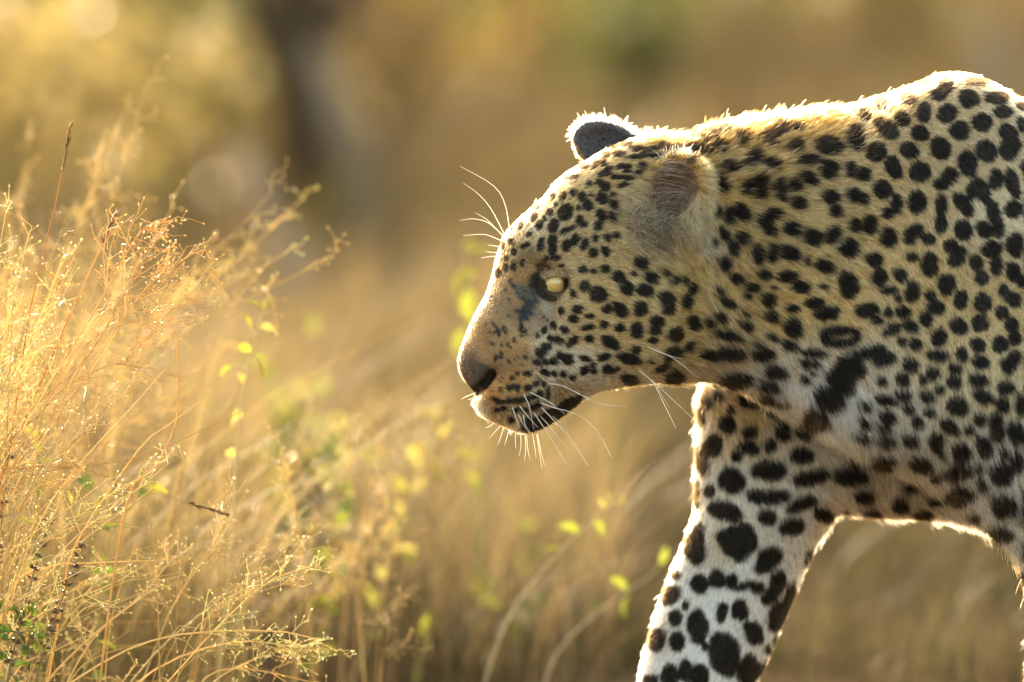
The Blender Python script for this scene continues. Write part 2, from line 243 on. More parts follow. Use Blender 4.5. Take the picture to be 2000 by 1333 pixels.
# ------------------------------------------------------------------ leopard body: implicit shape on a grid
H = 0.004
GX = np.arange(-.085, 1.50, H); GY = np.arange(-.26, .28, H); GZ = np.arange(-.012, .80, H)
def poly_field(poly, y_of, yscale, y_ref):
    """inflate an outline (photo px) to a rounded solid about the mid-surface y_of(x)"""
    pw = P(np.array([p[0] for p in poly]), np.array([p[1] for p in poly]), 0.0)
    yy = y_of(pw[:, 0]); pw = np.array([P(p[0], p[1], y) for p, y in zip(poly, yy)])[:, [0, 2]]
    X, Z = np.meshgrid(GX, GZ, indexing='ij'); q = np.stack([X.ravel(), Z.ravel()], 1)
    d = np.full(len(q), 1e9); ins = np.zeros(len(q), bool)
    for a, b in zip(pw, np.roll(pw, -1, 0)):
        ab = b-a; t = np.clip(((q-a) @ ab)/(ab @ ab+1e-12), 0, 1)
        d = np.minimum(d, np.hypot(*(q-a-t[:, None]*ab).T))
        c = ((a[1] > q[:, 1]) != (b[1] > q[:, 1]))
        xi = (b[0]-a[0])*(q[:, 1]-a[1])/((b[1]-a[1]) if abs(b[1]-a[1]) > 1e-9 else 1e-9)+a[0]
        ins ^= c & (q[:, 0] < xi)
    sdm = np.where(ins, d, -d).reshape(X.shape); msk = sdm > 0
    u = np.maximum(sdm, 0)*.05; I, K = np.indices(X.shape); red = ((I+K) % 2 == 0)
    for it in range(260):
        for colr in (red, ~red):
            nb = np.zeros_like(u); nb[1:-1, 1:-1] = (u[2:, 1:-1]+u[:-2, 1:-1]+u[1:-1, 2:]+u[1:-1, :-2]+2*H*H)/4
            mk = msk & colr; u[mk] += 1.93*(nb[mk]-u[mk])
    good = sdm > 2.2*H; r = np.where(good, u/np.maximum(sdm, 1e-6), 0); wt = good.astype(float)
    for it in range(80):     # carry the ratio outwards
        rs = np.zeros_like(r); ws = np.zeros_like(wt)
        for ax, sh in ((0, 1), (0, -1), (1, 1), (1, -1)):
            rs += np.roll(r*wt, sh, ax); ws += np.roll(wt, sh, ax)
        new = (~good) & (ws > 0)
        r = np.where(new, rs/np.maximum(ws, 1e-9), r); wt = np.where(new, np.minimum(ws, 1), wt)
    r = np.where(wt > 0, r, .02); r = np.maximum(r, .012); u = r*sdm
    gx, gz = np.gradient(u, H); g2 = np.where(sdm > H, gx*gx+gz*gz, np.maximum(r, .012)**2)
    s = yscale(X, Z); y0 = y_of(X)
    F = np.empty((len(GX), len(GY), len(GZ)), np.float32)
    for j, y in enumerate(GY):
        v = (y-y0)/s
        F[:, j] = (v*v-u)/np.sqrt(4*v*v/(s*s)+g2+1e-5)
    return F
def smin(a, b, k):
    h = np.clip(.5+.5*(b-a)/k, 0, 1); return b*(1-h)+a*h-k*h*(1-h)
def box_of(lo, hi):
    return tuple(slice(max(0, int(np.searchsorted(g, l))), int(np.searchsorted(g, h))) for g, l, h in zip((GX, GY, GZ), lo, hi))
def local(bx):
    return np.meshgrid(GX[bx[0]], GY[bx[1]], GZ[bx[2]], indexing='ij')
def add_cone(F, a, b, ra, rb, k=.03):
    a, b = np.array(a), np.array(b); m = max(ra, rb)+k*3+.03
    bx = box_of(np.minimum(a, b)-m, np.maximum(a, b)+m); X, Y, Z = local(bx)
    ab = b-a; t = np.clip(((X-a[0])*ab[0]+(Y-a[1])*ab[1]+(Z-a[2])*ab[2])/(ab @ ab), 0, 1)
    d = np.sqrt((X-a[0]-t*ab[0])**2+(Y-a[1]-t*ab[1])**2+(Z-a[2]-t*ab[2])**2)-(ra+(rb-ra)*t)
    F[bx] = smin(F[bx], d, k)
def ell(c, r, rot, bx):
    X, Y, Z = local(bx); q = np.stack([X-c[0], Y-c[1], Z-c[2]], -1) @ np.array(rot)
    r = np.array(r); k0 = np.linalg.norm(q/r, axis=-1); k1 = np.linalg.norm(q/(r*r), axis=-1)
    return k0*(k0-1)/np.maximum(k1, 1e-6)
def add_ell(F, c, r, k=.03, rot=None, sub=False):
    rot = np.eye(3) if rot is None else rot; c = np.array(c); m = max(r)+k*3.5+.03
    bx = box_of(c-m, c+m); d = ell(c, r, rot, bx)
    F[bx] = -smin(-F[bx], d, k) if sub else smin(F[bx], d, k)

HEAD = [(928,766),(916,750),(906,738),(898,726),(894,700),(902,672),(914,645),(924,620),(936,598),(948,578),(954,560),(960,544),(966,524),(970,508),(976,486),(982,468),(994,450),(1014,430),
 (1036,411),(1064,386),(1086,359),(1112,335),(1138,322),(1164,306),(1190,293),(1222,280),(1262,276),(1310,290),(1350,330),(1380,400),(1392,480),(1392,560),(1386,640),(1372,700),(1345,728),(1310,738),(1260,744),(1220,748),
 (1186,756),(1152,770),(1124,790),(1096,810),(1068,826),(1048,836),(1024,840),(1000,834),(974,820),(950,806),(938,794),(932,780)]
TORSO = [(1200,330),(1260,285),(1300,278),(1335,272),(1378,262),(1424,252),(1478,243),(1532,230),(1592,219),(1650,214),(1712,194),(1752,181),(1790,165),(1824,148),(1862,142),(1902,148),(1938,162),(1970,180),(2000,196),
 (2060,225),(2200,240),(2500,235),(2800,225),(3100,215),(3300,260),(3420,400),(3430,600),(3330,800),(3150,880),(2900,940),(2600,1000),(2350,1060),(2150,1110),(2040,1100),(2000,1072),(1978,1050),(1933,1018),(1888,992),(1843,964),
 (1798,932),(1748,910),(1703,886),(1654,862),(1588,832),(1537,804),(1487,777),(1443,752),(1402,738),(1365,732),(1330,720),(1270,690),(1220,600),(1190,450)]
LEG = [(1385,720),(1368,780),(1362,850),(1360,930),(1358,1000),(1342,1055),(1310,1125),(1284,1195),(1264,1265),(1248,1333),(1225,1420),(1190,1485),(1158,1530),(1175,1572),(1300,1578),(1400,1572),(1432,1500),(1452,1400),(1478,1333),
 (1522,1230),(1562,1130),(1592,1058),(1636,1000),(1720,1005),(1800,1010),(1900,1020),(1980,1048),(2060,1070),(2060,750),(1700,650),(1450,640)]
YAW = math.tan(R(13)); XN = P(1390, 500)[0]
head_y = lambda x: -(np.clip(XN-x, 0, 1))*YAW*1.0 - .004
F = poly_field(TORSO, lambda x: 0*x, lambda X, Z: .74+.10*smooth(.25, .5, X), 0)
Fh = poly_field(HEAD, head_y, lambda X, Z: 1.02+0*X, 0)
F = smin(F, Fh, .028)
Fl = poly_field(LEG, lambda x: .118-.02*smooth(.3, .12, x), lambda X, Z: .66-.16*smooth(.30, .42, X), 0)
F = smin(F, Fl, .012)
# relief of the face and shoulder
p = lambda x, y, Y: P(x, y, Y)
add_ell(F, p(1180, 640, -.085), (.060, .028, .050), .03)           # cheek
add_ell(F, p(1000, 765, -.088), (.038, .022, .030), .02)           # whisker pad
add_ell(F, p(1095, 515, -.079), (.034, .018, .016), .018)          # brow ridge
add_ell(F, p(1045, 585, -.108), (.020, .016, .036), .018, sub=True)  # hollow in front of the eye
add_ell(F, p(1085, 553, -.103), (.016, .013, .012), .010, sub=True)  # eye socket
for q_ in ((964, 729, -.098, .0045), (955, 739, -.098, .0050), (946, 750, -.098, .0045), (936, 762, -.094, .0040), (930, 772, -.092, .0036)):   # nostril slit and philtrum
    add_ell(F, p(*q_[:3]), (q_[3], .020, q_[3]), .005, sub=True)
add_ell(F, p(936, 712, -.073), (.016, .020, .015), .012)           # nose wing
add_cone(F, p(944, 786, -.118), p(1085, 812, -.128), .0035, .005, .006) if False else None
add_ell(F, p(1870, 360, -.070), (.07, .045, .09), .05)              # shoulder blade
add_ell(F, p(1740, 720, -.080), (.075, .05, .075), .06)             # point of the shoulder
# near foreleg swung back, hind legs, tail (beyond the frame)
for a, b, ra, rb in (((1960,760,-.09),(2140,1040,-.10),.10,.068),((2140,1040,-.10),(2120,1330,-.10),.062,.046),((2120,1330,-.10),(2160,1500,-.10),.044,.04),((2170,1510,-.10),(2080,1545,-.10),.036,.03),
   ((3200,560,-.08),(3060,900,-.10),.14,.09),((3060,900,-.10),(3260,1200,-.10),.07,.04),((3260,1200,-.10),(3170,1500,-.10),.04,.034),((3170,1520,-.10),(3080,1545,-.10),.036,.03),
   ((3200,560,.08),(3260,900,.10),.14,.09),((3260,900,.10),(3480,1180,.10),.07,.04),((3480,1180,.10),(3420,1500,.10),.04,.034),((3420,1515,.10),(3330,1540,.10),.036,.03),
   ((3380,360,0),(3600,560,0),.045,.036),((3600,560,0),(3720,900,.02),.036,.032),((3720,900,.02),(3850,1080,.04),.032,.03)):
    add_cone(F, p(*a), p(*b), ra, rb, .035)
# ears: cupped shells
def basis(n, upv):
    n = np.array(n, float); n /= np.linalg.norm(n); x = np.cross(upv, n); x /= np.linalg.norm(x); y = np.cross(n, x)
    return np.stack([x, y, n], 1)
EARN = p(1322, 395, -.070); BN = basis((-.42, -.86, .10), (.10, .0, 1.0))
EARF = p(1192, 292, .052); BF = basis((-.30, -.85, -.1), (.42, .1, .9))
add_ell(F, EARN, (.036, .046, .021), .010, BN)
add_ell(F, EARN + BN @ np.array([-.002, .010, .016]), (.027, .030, .022), .006, BN, sub=True)
add_ell(F, EARF, (.042, .0275, .013), .008, BF)
add_ell(F, EARF + BF @ np.array([0, .002, .011]), (.0385, .0245, .0135), .004, BF, sub=True)

def surface_nets(F):
    S = F < 0; nx, ny, nz = F.shape
    cnt = np.zeros((nx-1, ny-1, nz-1), np.int8)
    for i in (0, 1):
        for j in (0, 1):
            for k in (0, 1): cnt += S[i:nx-1+i, j:ny-1+j, k:nz-1+k]
    cells = np.argwhere((cnt > 0) & (cnt < 8)); idx = -np.ones(cnt.shape, np.int32); idx[tuple(cells.T)] = np.arange(len(cells))
    acc = np.zeros((len(cells), 3)); n = np.zeros(len(cells)); cr = [(i, j, k) for i in (0, 1) for j in (0, 1) for k in (0, 1)]
    for a in cr:
        for ax in range(3):
            if a[ax]: continue
            b = list(a); b[ax] = 1
            fa = F[cells[:, 0]+a[0], cells[:, 1]+a[1], cells[:, 2]+a[2]]; fb = F[cells[:, 0]+b[0], cells[:, 1]+b[1], cells[:, 2]+b[2]]
            m = (fa < 0) != (fb < 0); t = np.where(m, fa/np.where(m, fa-fb, 1), 0)
            q = np.tile(np.array(a, float), (len(cells), 1)); q[:, ax] = t
            acc += q*m[:, None]; n += m
    v = (cells+acc/n[:, None])*H+np.array([GX[0], GY[0], GZ[0]])
    quads = []
    for ax in range(3):
        sl0 = [slice(1, -1)]*3; sl0[ax] = slice(0, -1); sl1 = list(sl0); sl1[ax] = slice(1, None)
        A, B = S[tuple(sl0)], S[tuple(sl1)]; e = np.argwhere(A != B); flip = A[tuple(e.T)]
        off = np.array([1, 1, 1]); off[ax] = 0; e = e+off; o1, o2 = [(1, 2), (2, 0), (0, 1)][ax]
        q = []
        for d1, d2 in ((1, 1), (0, 1), (0, 0), (1, 0)):
            c = e.copy(); c[:, o1] -= d1; c[:, o2] -= d2; q.append(idx[tuple(c.T)])
        q = np.stack(q, 1); q[~flip] = q[~flip][:, ::-1]; quads.append(q)
    return v, np.concatenate(quads)
BV, BFACE = surface_nets(F); del F, Fh, Fl
# light smoothing
def lap(v, f, it, lam=.5):
    e = np.concatenate([f[:, [0, 1]], f[:, [1, 2]], f[:, [2, 3]], f[:, [3, 0]]])
    for _ in range(it):
        s = np.zeros_like(v); c = np.bincount(e.ravel(), minlength=len(v))
        for k in range(3):
            s[:, k] = np.bincount(e[:, 0], v[e[:, 1], k], len(v))+np.bincount(e[:, 1], v[e[:, 0], k], len(v))
        v = v+lam*(s/np.maximum(c, 1)[:, None]-v)
    return v
BV = lap(lap(BV, BFACE, 2, .6), BFACE, 2, .4)

# ------------------------------------------------------------------ leopard materials
def attr_color(t, name='col'):
    a = t.nodes.new('ShaderNodeAttribute'); a.attribute_name = name; return a
skin, t, out = newmat('leopard_skin')
b = t.nodes.new('ShaderNodeBsdfPrincipled'); b.inputs['Roughness'].default_value = .75; a = attr_color(t)
nz = t.nodes.new('ShaderNodeTexNoise'); nz.inputs['Scale'].default_value = 900; bp = t.nodes.new('ShaderNodeBump'); bp.inputs['Strength'].default_value = .35; bp.inputs['Distance'].default_value = .001
t.links.new(nz.outputs[0], bp.inputs['Height']); t.links.new(bp.outputs[0], b.inputs['Normal'])
t.links.new(a.outputs['Color'], b.inputs['Base Color']); t.links.new(b.outputs[0], out.inputs[0])
fur_m, t, out = newmat('leopard_fur')
hb = t.nodes.new('ShaderNodeBsdfHairPrincipled'); hb.parametrization = 'COLOR'; a = attr_color(t)
hb.inputs['Roughness'].default_value = .38; hb.inputs['Radial Roughness'].default_value = .55; hb.inputs['Random Roughness'].default_value = .2; hb.inputs['IOR'].default_value = 1.3
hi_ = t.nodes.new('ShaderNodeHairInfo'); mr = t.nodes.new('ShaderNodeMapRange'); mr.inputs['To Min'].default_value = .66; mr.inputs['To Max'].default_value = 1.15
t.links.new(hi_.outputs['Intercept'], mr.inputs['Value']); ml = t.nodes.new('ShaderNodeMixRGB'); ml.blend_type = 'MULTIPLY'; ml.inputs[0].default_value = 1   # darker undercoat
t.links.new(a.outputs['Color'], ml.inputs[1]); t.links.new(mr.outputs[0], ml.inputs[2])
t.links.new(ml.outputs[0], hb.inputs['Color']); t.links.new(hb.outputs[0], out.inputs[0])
whisk_m, t, out = newmat('whisker_white')
hb = t.nodes.new('ShaderNodeBsdfHairPrincipled'); hb.parametrization = 'COLOR'; hb.inputs['Color'].default_value = (.93, .91, .86, 1)
hb.inputs['Roughness'].default_value = .25; t.links.new(hb.outputs[0], out.inputs[0])

def hair_obj(name, pts, npc, rad, cols, mat, parent):
    """pts (n, npc, 3); rad (n, npc); cols (n, 3)"""
    n = len(pts); hc = bpy.data.hair_curves.new(name)
    hc.add_curves([npc]*n)
    hc.attributes['position'].data.foreach_set('vector', pts.astype(np.float32).ravel())
    ra = hc.attributes.get('radius') or hc.attributes.new('radius', 'FLOAT', 'POINT')
    ra.data.foreach_set('value', rad.astype(np.float32).ravel())
    if cols is not None:
        ca = hc.attributes.new('col', 'FLOAT_COLOR', 'CURVE')
        c4 = np.ones((n, 4), np.float32); c4[:, :3] = cols; ca.data.foreach_set('color', c4.ravel())
    hc.materials.append(mat)
    return link(bpy.data.objects.new(name, hc), parent)

# ------------------------------------------------------------------ leopard
leo = empty('leopard', (P(1900, 700)[0], 0, 0), 'walking spotted leopard with lowered head, seen in profile', 'leopard')
leo_off = np.array(leo.location)
# colour of the skin
px, py = PROJ(BV)
tri = np.concatenate([BFACE[:, [0, 1, 2]], BFACE[:, [0, 2, 3]]])
tv = BV[tri]; fn = np.cross(tv[:, 1]-tv[:, 0], tv[:, 2]-tv[:, 0]); ar = np.linalg.norm(fn, axis=1)/2; fn /= np.maximum(2*ar, 1e-12)[:, None]
VN = np.zeros_like(BV)
for k in range(3): np.add.at(VN, tri[:, k], fn*ar[:, None])
VN /= np.maximum(np.linalg.norm(VN, axis=1), 1e-12)[:, None]
if np.mean(VN[BV[:, 1] < -.1][:, 1]) > 0: BFACE = BFACE[:, ::-1]; VN = -VN; fn = -fn
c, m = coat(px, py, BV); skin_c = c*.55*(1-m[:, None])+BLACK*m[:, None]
def in_ear(pt):
    q = (pt-EARN) @ BN; a = (np.sqrt(((q[:, 0]+.002)/.027)**2+((q[:, 1]-.012)/.028)**2) < 1) & (q[:, 2] > -.012) & (q[:, 2] < .030)
    q = (pt-EARF) @ BF; b2 = (np.sqrt((q[:, 0]/.039)**2+((q[:, 1]-.002)/.0255)**2) < 1) & (q[:, 2] > -.008) & (q[:, 2] < .03)
    return a, b2
e1, e2 = in_ear(BV); skin_c[e1] = (.085, .042, .026); skin_c[e2] = (.06, .06, .075)  # far ear cup: its shade is put into the dark blue-grey colour
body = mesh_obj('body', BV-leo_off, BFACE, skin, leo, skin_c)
bvh = BVHTree.FromPolygons([tuple(v) for v in BV], [tuple(f) for f in BFACE.tolist()])
def hit(px_, py_):
    d = Vector(P(px_, py_)-CAM).normalized(); r = bvh.ray_cast(Vector(CAM), d); return np.array(r[0]), np.array(r[1])

# fur roots
view = np.array([0, -1, .08]); view /= np.linalg.norm(view)
cen = tv.mean(1); cpx, cpy = PROJ(cen); facing = fn @ view
dens = np.where(facing > -.35, 1.0, .12)*np.where(cpx > 2040, .10, 1)*np.where(cpy > 1400, .2, 1)*np.where((cpx < 1410) & (cpy < 860), 1.7, 1.0)
NH = 620000
pr = ar*dens; fi = rng.choice(len(tri), NH, p=pr/pr.sum())
r1, r2 = rng.random(NH), rng.random(NH); s1 = np.sqrt(r1); bw = np.stack([1-s1, s1*(1-r2), s1*r2], 1)
root = (tv[fi]*bw[:, :, None]).sum(1); nrm = (VN[tri[fi]]*bw[:, :, None]).sum(1); nrm /= np.linalg.norm(nrm, axis=1)[:, None]
hpx, hpy = PROJ(root)
cb = idw(hpx, hpy, COMB[:, :2], COMB[:, 2:], 2.6, 20)
L = cb[:, 2]*.00088; lift = cb[:, 3]
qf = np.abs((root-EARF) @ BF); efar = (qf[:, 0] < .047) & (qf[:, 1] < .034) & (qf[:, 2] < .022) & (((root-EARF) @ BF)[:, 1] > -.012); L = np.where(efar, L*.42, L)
i1, i2 = in_ear(root)
eye_px = ((hpx-1088)/23)**2+((hpy-554)/12)**2 < 1
nose_px = ((hpx-930)/24)**2+((hpy-752)/18)**2 < 1
keep = ~(eye_px & (nrm[:, 1] < .2)) & ~((nose_px) & (nrm[:, 1] < .3)) & ~((i1 | i2) & (rng.random(NH) < .35)) & (root[:, 2] > .01)
L = np.where(i1, .0075, np.where(i2, .0045, L)); lift = np.where(i1 | i2, .55, lift)
root, nrm, L, lift, cb, efar, i1, i2 = [q[keep] for q in (root, nrm, L, lift, cb, efar, i1, i2)]
n = len(root)
d = np.stack([cb[:, 0], 0*L, -cb[:, 1]], 1)
d += .30*np.stack([fbm(root, 90, s) for s in (11, 12, 13)], 1)*np.array([1, .5, 1]) + rng.normal(0, .16, (n, 3))
d -= (d*nrm).sum(1)[:, None]*nrm; d /= np.maximum(np.linalg.norm(d, axis=1), 1e-6)[:, None]
L *= rng.uniform(.55, 1.1, n); li = np.clip(lift*rng.uniform(.5, 1.5, n)+.08*fbm(root, 140, 15), .05, 1.3)
guard = rng.random(n) < np.where(cb[:, 2] < 11, .01, .03); L = np.where(guard, L*1.4, L); li = np.where(guard, li*1.3, li)
cs = np.where(cb[:, 2] > 11.5, .0034, .0023)
key = np.floor((root+.0009*np.stack([fbm(root, 700, s) for s in (61, 62, 63)], 1))/cs[:, None]).astype(np.int64); key = ((key[:, 0]+2000)*5000+key[:, 1]+1000)*5000+key[:, 2]+1000+(cs > .003)*10**13
_, cid = np.unique(key, return_inverse=True); nc = cid.max()+1; cnt = np.bincount(cid, minlength=nc)
cm = np.stack([np.bincount(cid, root[:, k], nc) for k in range(3)], 1)/cnt[:, None]; cdir = np.stack([np.bincount(cid, d[:, k], nc) for k in range(3)], 1)/cnt[:, None]+rng.normal(0, .16, (nc, 3))
cl = np.bincount(cid, L, nc)/cnt; cl_b = rng.normal(0, .5, nc); d = d*.55+cdir[cid]*.45; d -= (d*nrm).sum(1)[:, None]*nrm; d /= np.maximum(np.linalg.norm(d, axis=1), 1e-6)[:, None]
ccx, ccy = PROJ(cm); cl_m = np.clip(1.05+.75*cl_b, .3, 1.9); flk = (ccx < 1075) & (ccy > 470) & (ccy < 800) & (rng.random(nc) < .17); cl_m = np.where(flk, cl_m*.32, cl_m)   # dark flecks of the face
li = np.clip(li*(1+.35*rng.normal(0, 1, nc)[cid]*.6), .05, 1.3)
hpx, hpy = PROJ(root + d*(L*.62)[:, None])
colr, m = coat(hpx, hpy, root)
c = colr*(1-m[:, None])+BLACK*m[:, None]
c[i1] = np.array([.26, .15, .085]); c[i2] = np.array([.055, .055, .065])  # far ear hairs carry the same painted shade
ts = np.array([0, .35, .7, 1.0]); pts = np.empty((n, 4, 3))
dwn = np.array([0, 0, -1.0])
for k, t_ in enumerate(ts):
    pts[:, k] = root-nrm*.0006 + d*(L*np.cos(li)*t_)[:, None] + nrm*(L*np.sin(li)*(t_*1.35-.45*t_*t_))[:, None] + dwn*(L*.10*t_*t_)[:, None]
pull = (cm[cid]-root); pull -= (pull*nrm).sum(1)[:, None]*nrm
for k, q_ in ((1, .2), (2, .5), (3, .75)): pts[:, k] += pull*q_
pts[:, 1:] += rng.normal(0, .00035, (n, 3, 3))
w0 = np.where(hpx < 1410, .00018, .00021)*rng.uniform(.75, 1.3, n)
rad = w0[:, None]*np.array([1, .95, .7, .18])[None]
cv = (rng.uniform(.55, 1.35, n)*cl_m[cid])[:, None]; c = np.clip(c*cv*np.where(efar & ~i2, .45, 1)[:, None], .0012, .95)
fur = hair_obj('fur', pts-leo_off, 4, rad, c, fur_m, leo); fur['kind'] = 'stuff'
print('hairs', n, 'verts', len(BV))

# ------------------------------------------------------------------ eye, lids, whiskers, ear hair
def tube(pts, rads, sides=5):
    pts = np.asarray(pts, float); n = len(pts); tg = np.gradient(pts, axis=0); tg /= np.linalg.norm(tg, axis=1)[:, None]
    ref = np.array([.3, .9, .2]); v = []
    for i in range(n):
        a = np.cross(tg[i], ref); a /= np.linalg.norm(a)+1e-9; b_ = np.cross(tg[i], a)
        for k in range(sides):
            th = 2*math.pi*k/sides; v.append(pts[i]+rads[i]*(a*math.cos(th)+b_*math.sin(th)))
    f = [(i*sides+k, i*sides+(k+1) % sides, (i+1)*sides+(k+1) % sides, (i+1)*sides+k) for i in range(n-1) for k in range(sides)]
    return np.array(v), f
def curve3(ctrl, n):
    """smooth polyline through control points (Catmull-Rom)"""
    c = np.asarray(ctrl, float); c = np.vstack([2*c[0]-c[1], c, 2*c[-1]-c[-2]]); o = []
    for t in np.linspace(0, len(c)-3-1e-6, n):
        i = int(t); u = t-i; p0, p1, p2, p3 = c[i:i+4]
        o.append(.5*(2*p1+(p2-p0)*u+(2*p0-5*p1+4*p2-p3)*u*u+(3*p1-p0-3*p2+p3)*u**3))
    return np.array(o)
yrim = np.mean([hit(x, y)[0][1] for x, y in ((1050, 560), (1120, 556), (1085, 580), (1085, 528))])
ER = .0135; EC = P(1088, 553, yrim+.0075); gaze = np.array([-.78, -.58, -.20]); gaze /= np.linalg.norm(gaze)
v = []; f = []; nu, nv = 28, 20; gb = basis(gaze, (0, 0, 1.0)); cols = []
for i in range(nv+1):
    th = math.pi*i/nv
    for k in range(nu):
        ph = 2*math.pi*k/nu; bulge = 1+.07*math.exp(-(th/.55)**2)
        v.append(EC+ER*bulge*(gb @ np.array([math.sin(th)*math.cos(ph), math.sin(th)*math.sin(ph), math.cos(th)])))
f = [(i*nu+k, i*nu+(k+1) % nu, (i+1)*nu+(k+1) % nu, (i+1)*nu+k) for i in range(nv) for k in range(nu)]
eye_m, t, out = newmat('leopard_eye'); b = t.nodes.new('ShaderNodeBsdfPrincipled')
tc = t.nodes.new('ShaderNodeTexCoord'); nrmz = t.nodes.new('ShaderNodeVectorMath'); nrmz.operation = 'NORMALIZE'
dt = t.nodes.new('ShaderNodeVectorMath'); dt.operation = 'DOT_PRODUCT'; dt.inputs[1].default_value = gaze
rp = t.nodes.new('ShaderNodeValToRGB'); E = rp.color_ramp.elements
E[0].position = 0; E[0].color = (.05, .03, .02, 1); E[1].position = 1; E[1].color = (.006, .005, .004, 1)
for ps, cc in ((.10, (.05, .03, .02)), (.17, (.30, .19, .05)), (.45, (.56, .36, .09)), (.90, (.62, .43, .12)), (.975, (.55, .42, .15)), (.983, (.006, .005, .004))):
    e = E.new(ps); e.color = (*cc, 1)
nz = t.nodes.new('ShaderNodeTexNoise'); nz.inputs['Scale'].default_value = 420; mx = t.nodes.new('ShaderNodeMixRGB'); mx.blend_type = 'MULTIPLY'; mx.inputs[0].default_value = .45
t.links.new(tc.outputs['Object'], nrmz.inputs[0]); t.links.new(nrmz.outputs[0], dt.inputs[0]); t.links.new(dt.outputs['Value'], rp.inputs[0]); t.links.new(tc.outputs['Object'], nz.inputs['Vector'])
t.links.new(rp.outputs[0], mx.inputs[1]); t.links.new(nz.outputs[0], mx.inputs[2]); t.links.new(mx.outputs[0], b.inputs['Base Color']); t.links.new(b.outputs[0], out.inputs[0])
b.inputs['Roughness'].default_value = .35; b.inputs['Coat Weight'].default_value = 1; b.inputs['Coat Roughness'].default_value = .03
eye = mesh_obj('eye', np.array(v)-EC, f, eye_m, leo); eye.location = EC-leo_off
lid_m, t, out = newmat('eyelid_skin'); b = t.nodes.new('ShaderNodeBsdfPrincipled'); b.inputs['Roughness'].default_value = .65; a = attr_color(t)
t.links.new(a.outputs['Color'], b.inputs['Base Color']); t.links.new(b.outputs[0], out.inputs[0])
def on_eye(x, y, r):
    o = CAM; dd = P(x, y)-CAM; dd /= np.linalg.norm(dd); oc = o-EC; bb = oc @ dd; q = bb*bb-(oc @ oc-r*r)
    return o+dd*(-bb-math.sqrt(q)) if q > 0 else P(x, y, EC[1]-.002)
def lid(name, inner, outer):
    n_ = 12; ic = curve3(np.array(inner, float), n_); oc = curve3(np.array(outer, float), n_); rows = []
    for k, tt in enumerate((0, .10, .28, 1.0)):
        row = []
        for a_, b_ in zip(ic, oc):
            x, y = a_*(1-tt)+b_*tt
            if tt < .5: row.append(on_eye(x, y, ER*1.07+.0003+.0011*(k == 1)+.0006*(k == 2)))
            else: row.append(hit(x, y)[0]+np.array([0, .0012, 0]))
        rows.append(row)
    v = np.array(rows).reshape(-1, 3); f = [(r*n_+k, r*n_+k+1, (r+1)*n_+k+1, (r+1)*n_+k) for r in range(3) for k in range(n_-1)]
    LIDS.append(v.reshape(4, n_, 3)); kk = smooth(1, 5, np.arange(n_))[None, :, None]; tone = np.array([(.012, .008, .006), (.016, .010, .008), (.13, .08, .045), (.30, .21, .11)])[:, None]; cc = (tone*kk+np.array((.014, .011, .010))*(1-kk)).reshape(-1, 3); return mesh_obj(name, v-leo_off, f, lid_m, leo, cc)
LIDS = []
lid('eyelid', [(1058, 561), (1067, 547), (1078, 541), (1094, 541), (1107, 546), (1116, 556)], [(1046, 564), (1054, 532), (1074, 525), (1098, 525), (1118, 533), (1130, 553)])
lid('eyelid', [(1058, 561), (1069, 567), (1080, 571), (1094, 570), (1106, 564), (1116, 556)], [(1046, 564), (1058, 582), (1080, 588), (1100, 584), (1120, 572), (1130, 553)])
def whisker(px_pts, r0=.00042, out_=.03):
    a = hit(*px_pts[0])[0]
    if a.ndim == 0: a = P(*px_pts[0], -.05)
    n_ = len(px_pts); c3 = [P(x, y, a[1]+.0015-out_*(k/(n_-1))**1.3) for k, (x, y) in enumerate(px_pts)]
    q = curve3(c3, 9); v, f = tube(q, np.linspace(1, .22, 9)*r0, 5)
    o = mesh_obj('whisker', v-leo_off, f, whisk_m2, leo); return o
whisk_m2, t, out = newmat('whisker'); b = t.nodes.new('ShaderNodeBsdfPrincipled'); b.inputs['Base Color'].default_value = (.86, .84, .80, 1); b.inputs['Roughness'].default_value = .3
tr = t.nodes.new('ShaderNodeBsdfTranslucent'); tr.inputs[0].default_value = (.9, .88, .8, 1); mxs = t.nodes.new('ShaderNodeMixShader'); mxs.inputs[0].default_value = .45
t.links.new(b.outputs[0], mxs.inputs[1]); t.links.new(tr.outputs[0], mxs.inputs[2]); t.links.new(mxs.outputs[0], out.inputs[0])
def wtile(x0, y0, s, txt, r0, out_):
    for e in txt.split(';'):
        q = [float(c_) for c_ in e.split()]
        if q: whisker([(x0+q[i]/s, y0+q[i+1]/s) for i in range(0, len(q), 2)], r0, out_)
wtile(860, 620, 4.4425, """760 640 950 740 1080 840;915 575 1060 595 1250 690 1400 755 1620 780;830 730 1000 790 1180 840 1350 970 1485 1215;860 765 980 890 1130 1060 1280 1285;
800 810 880 930 980 1080 1090 1270;860 850 960 960 1040 1070 1125 1150;720 660 770 770 810 970;680 760 760 860 850 960;620 770 660 880 690 970;670 830 720 930 770 1000;
720 830 735 930 780 1000;965 850 1060 940 1135 1055""", .00048, .03)
wtile(860, 620, 4.4425, """530 930 470 1000 425 1050;555 940 520 1050 495 1110;600 960 570 1070 555 1110;650 970 652 1090 655 1145;695 980 700 1120 680 1210;735 980 740 1150 730 1250;
745 980 760 1150 780 1240;795 980 820 1130 830 1220;830 970 860 1170 880 1310;835 970 870 1150 905 1290;480 900 430 945 385 960;320 650 220 690 180 712;330 690 265 710 240 715;330 715 280 725 258 728""", .00040, .002)
wtile(0, 0, 1, """996 452 985 395 960 360 898 325;985 458 960 410 935 380 905 358""", .00045, .004)
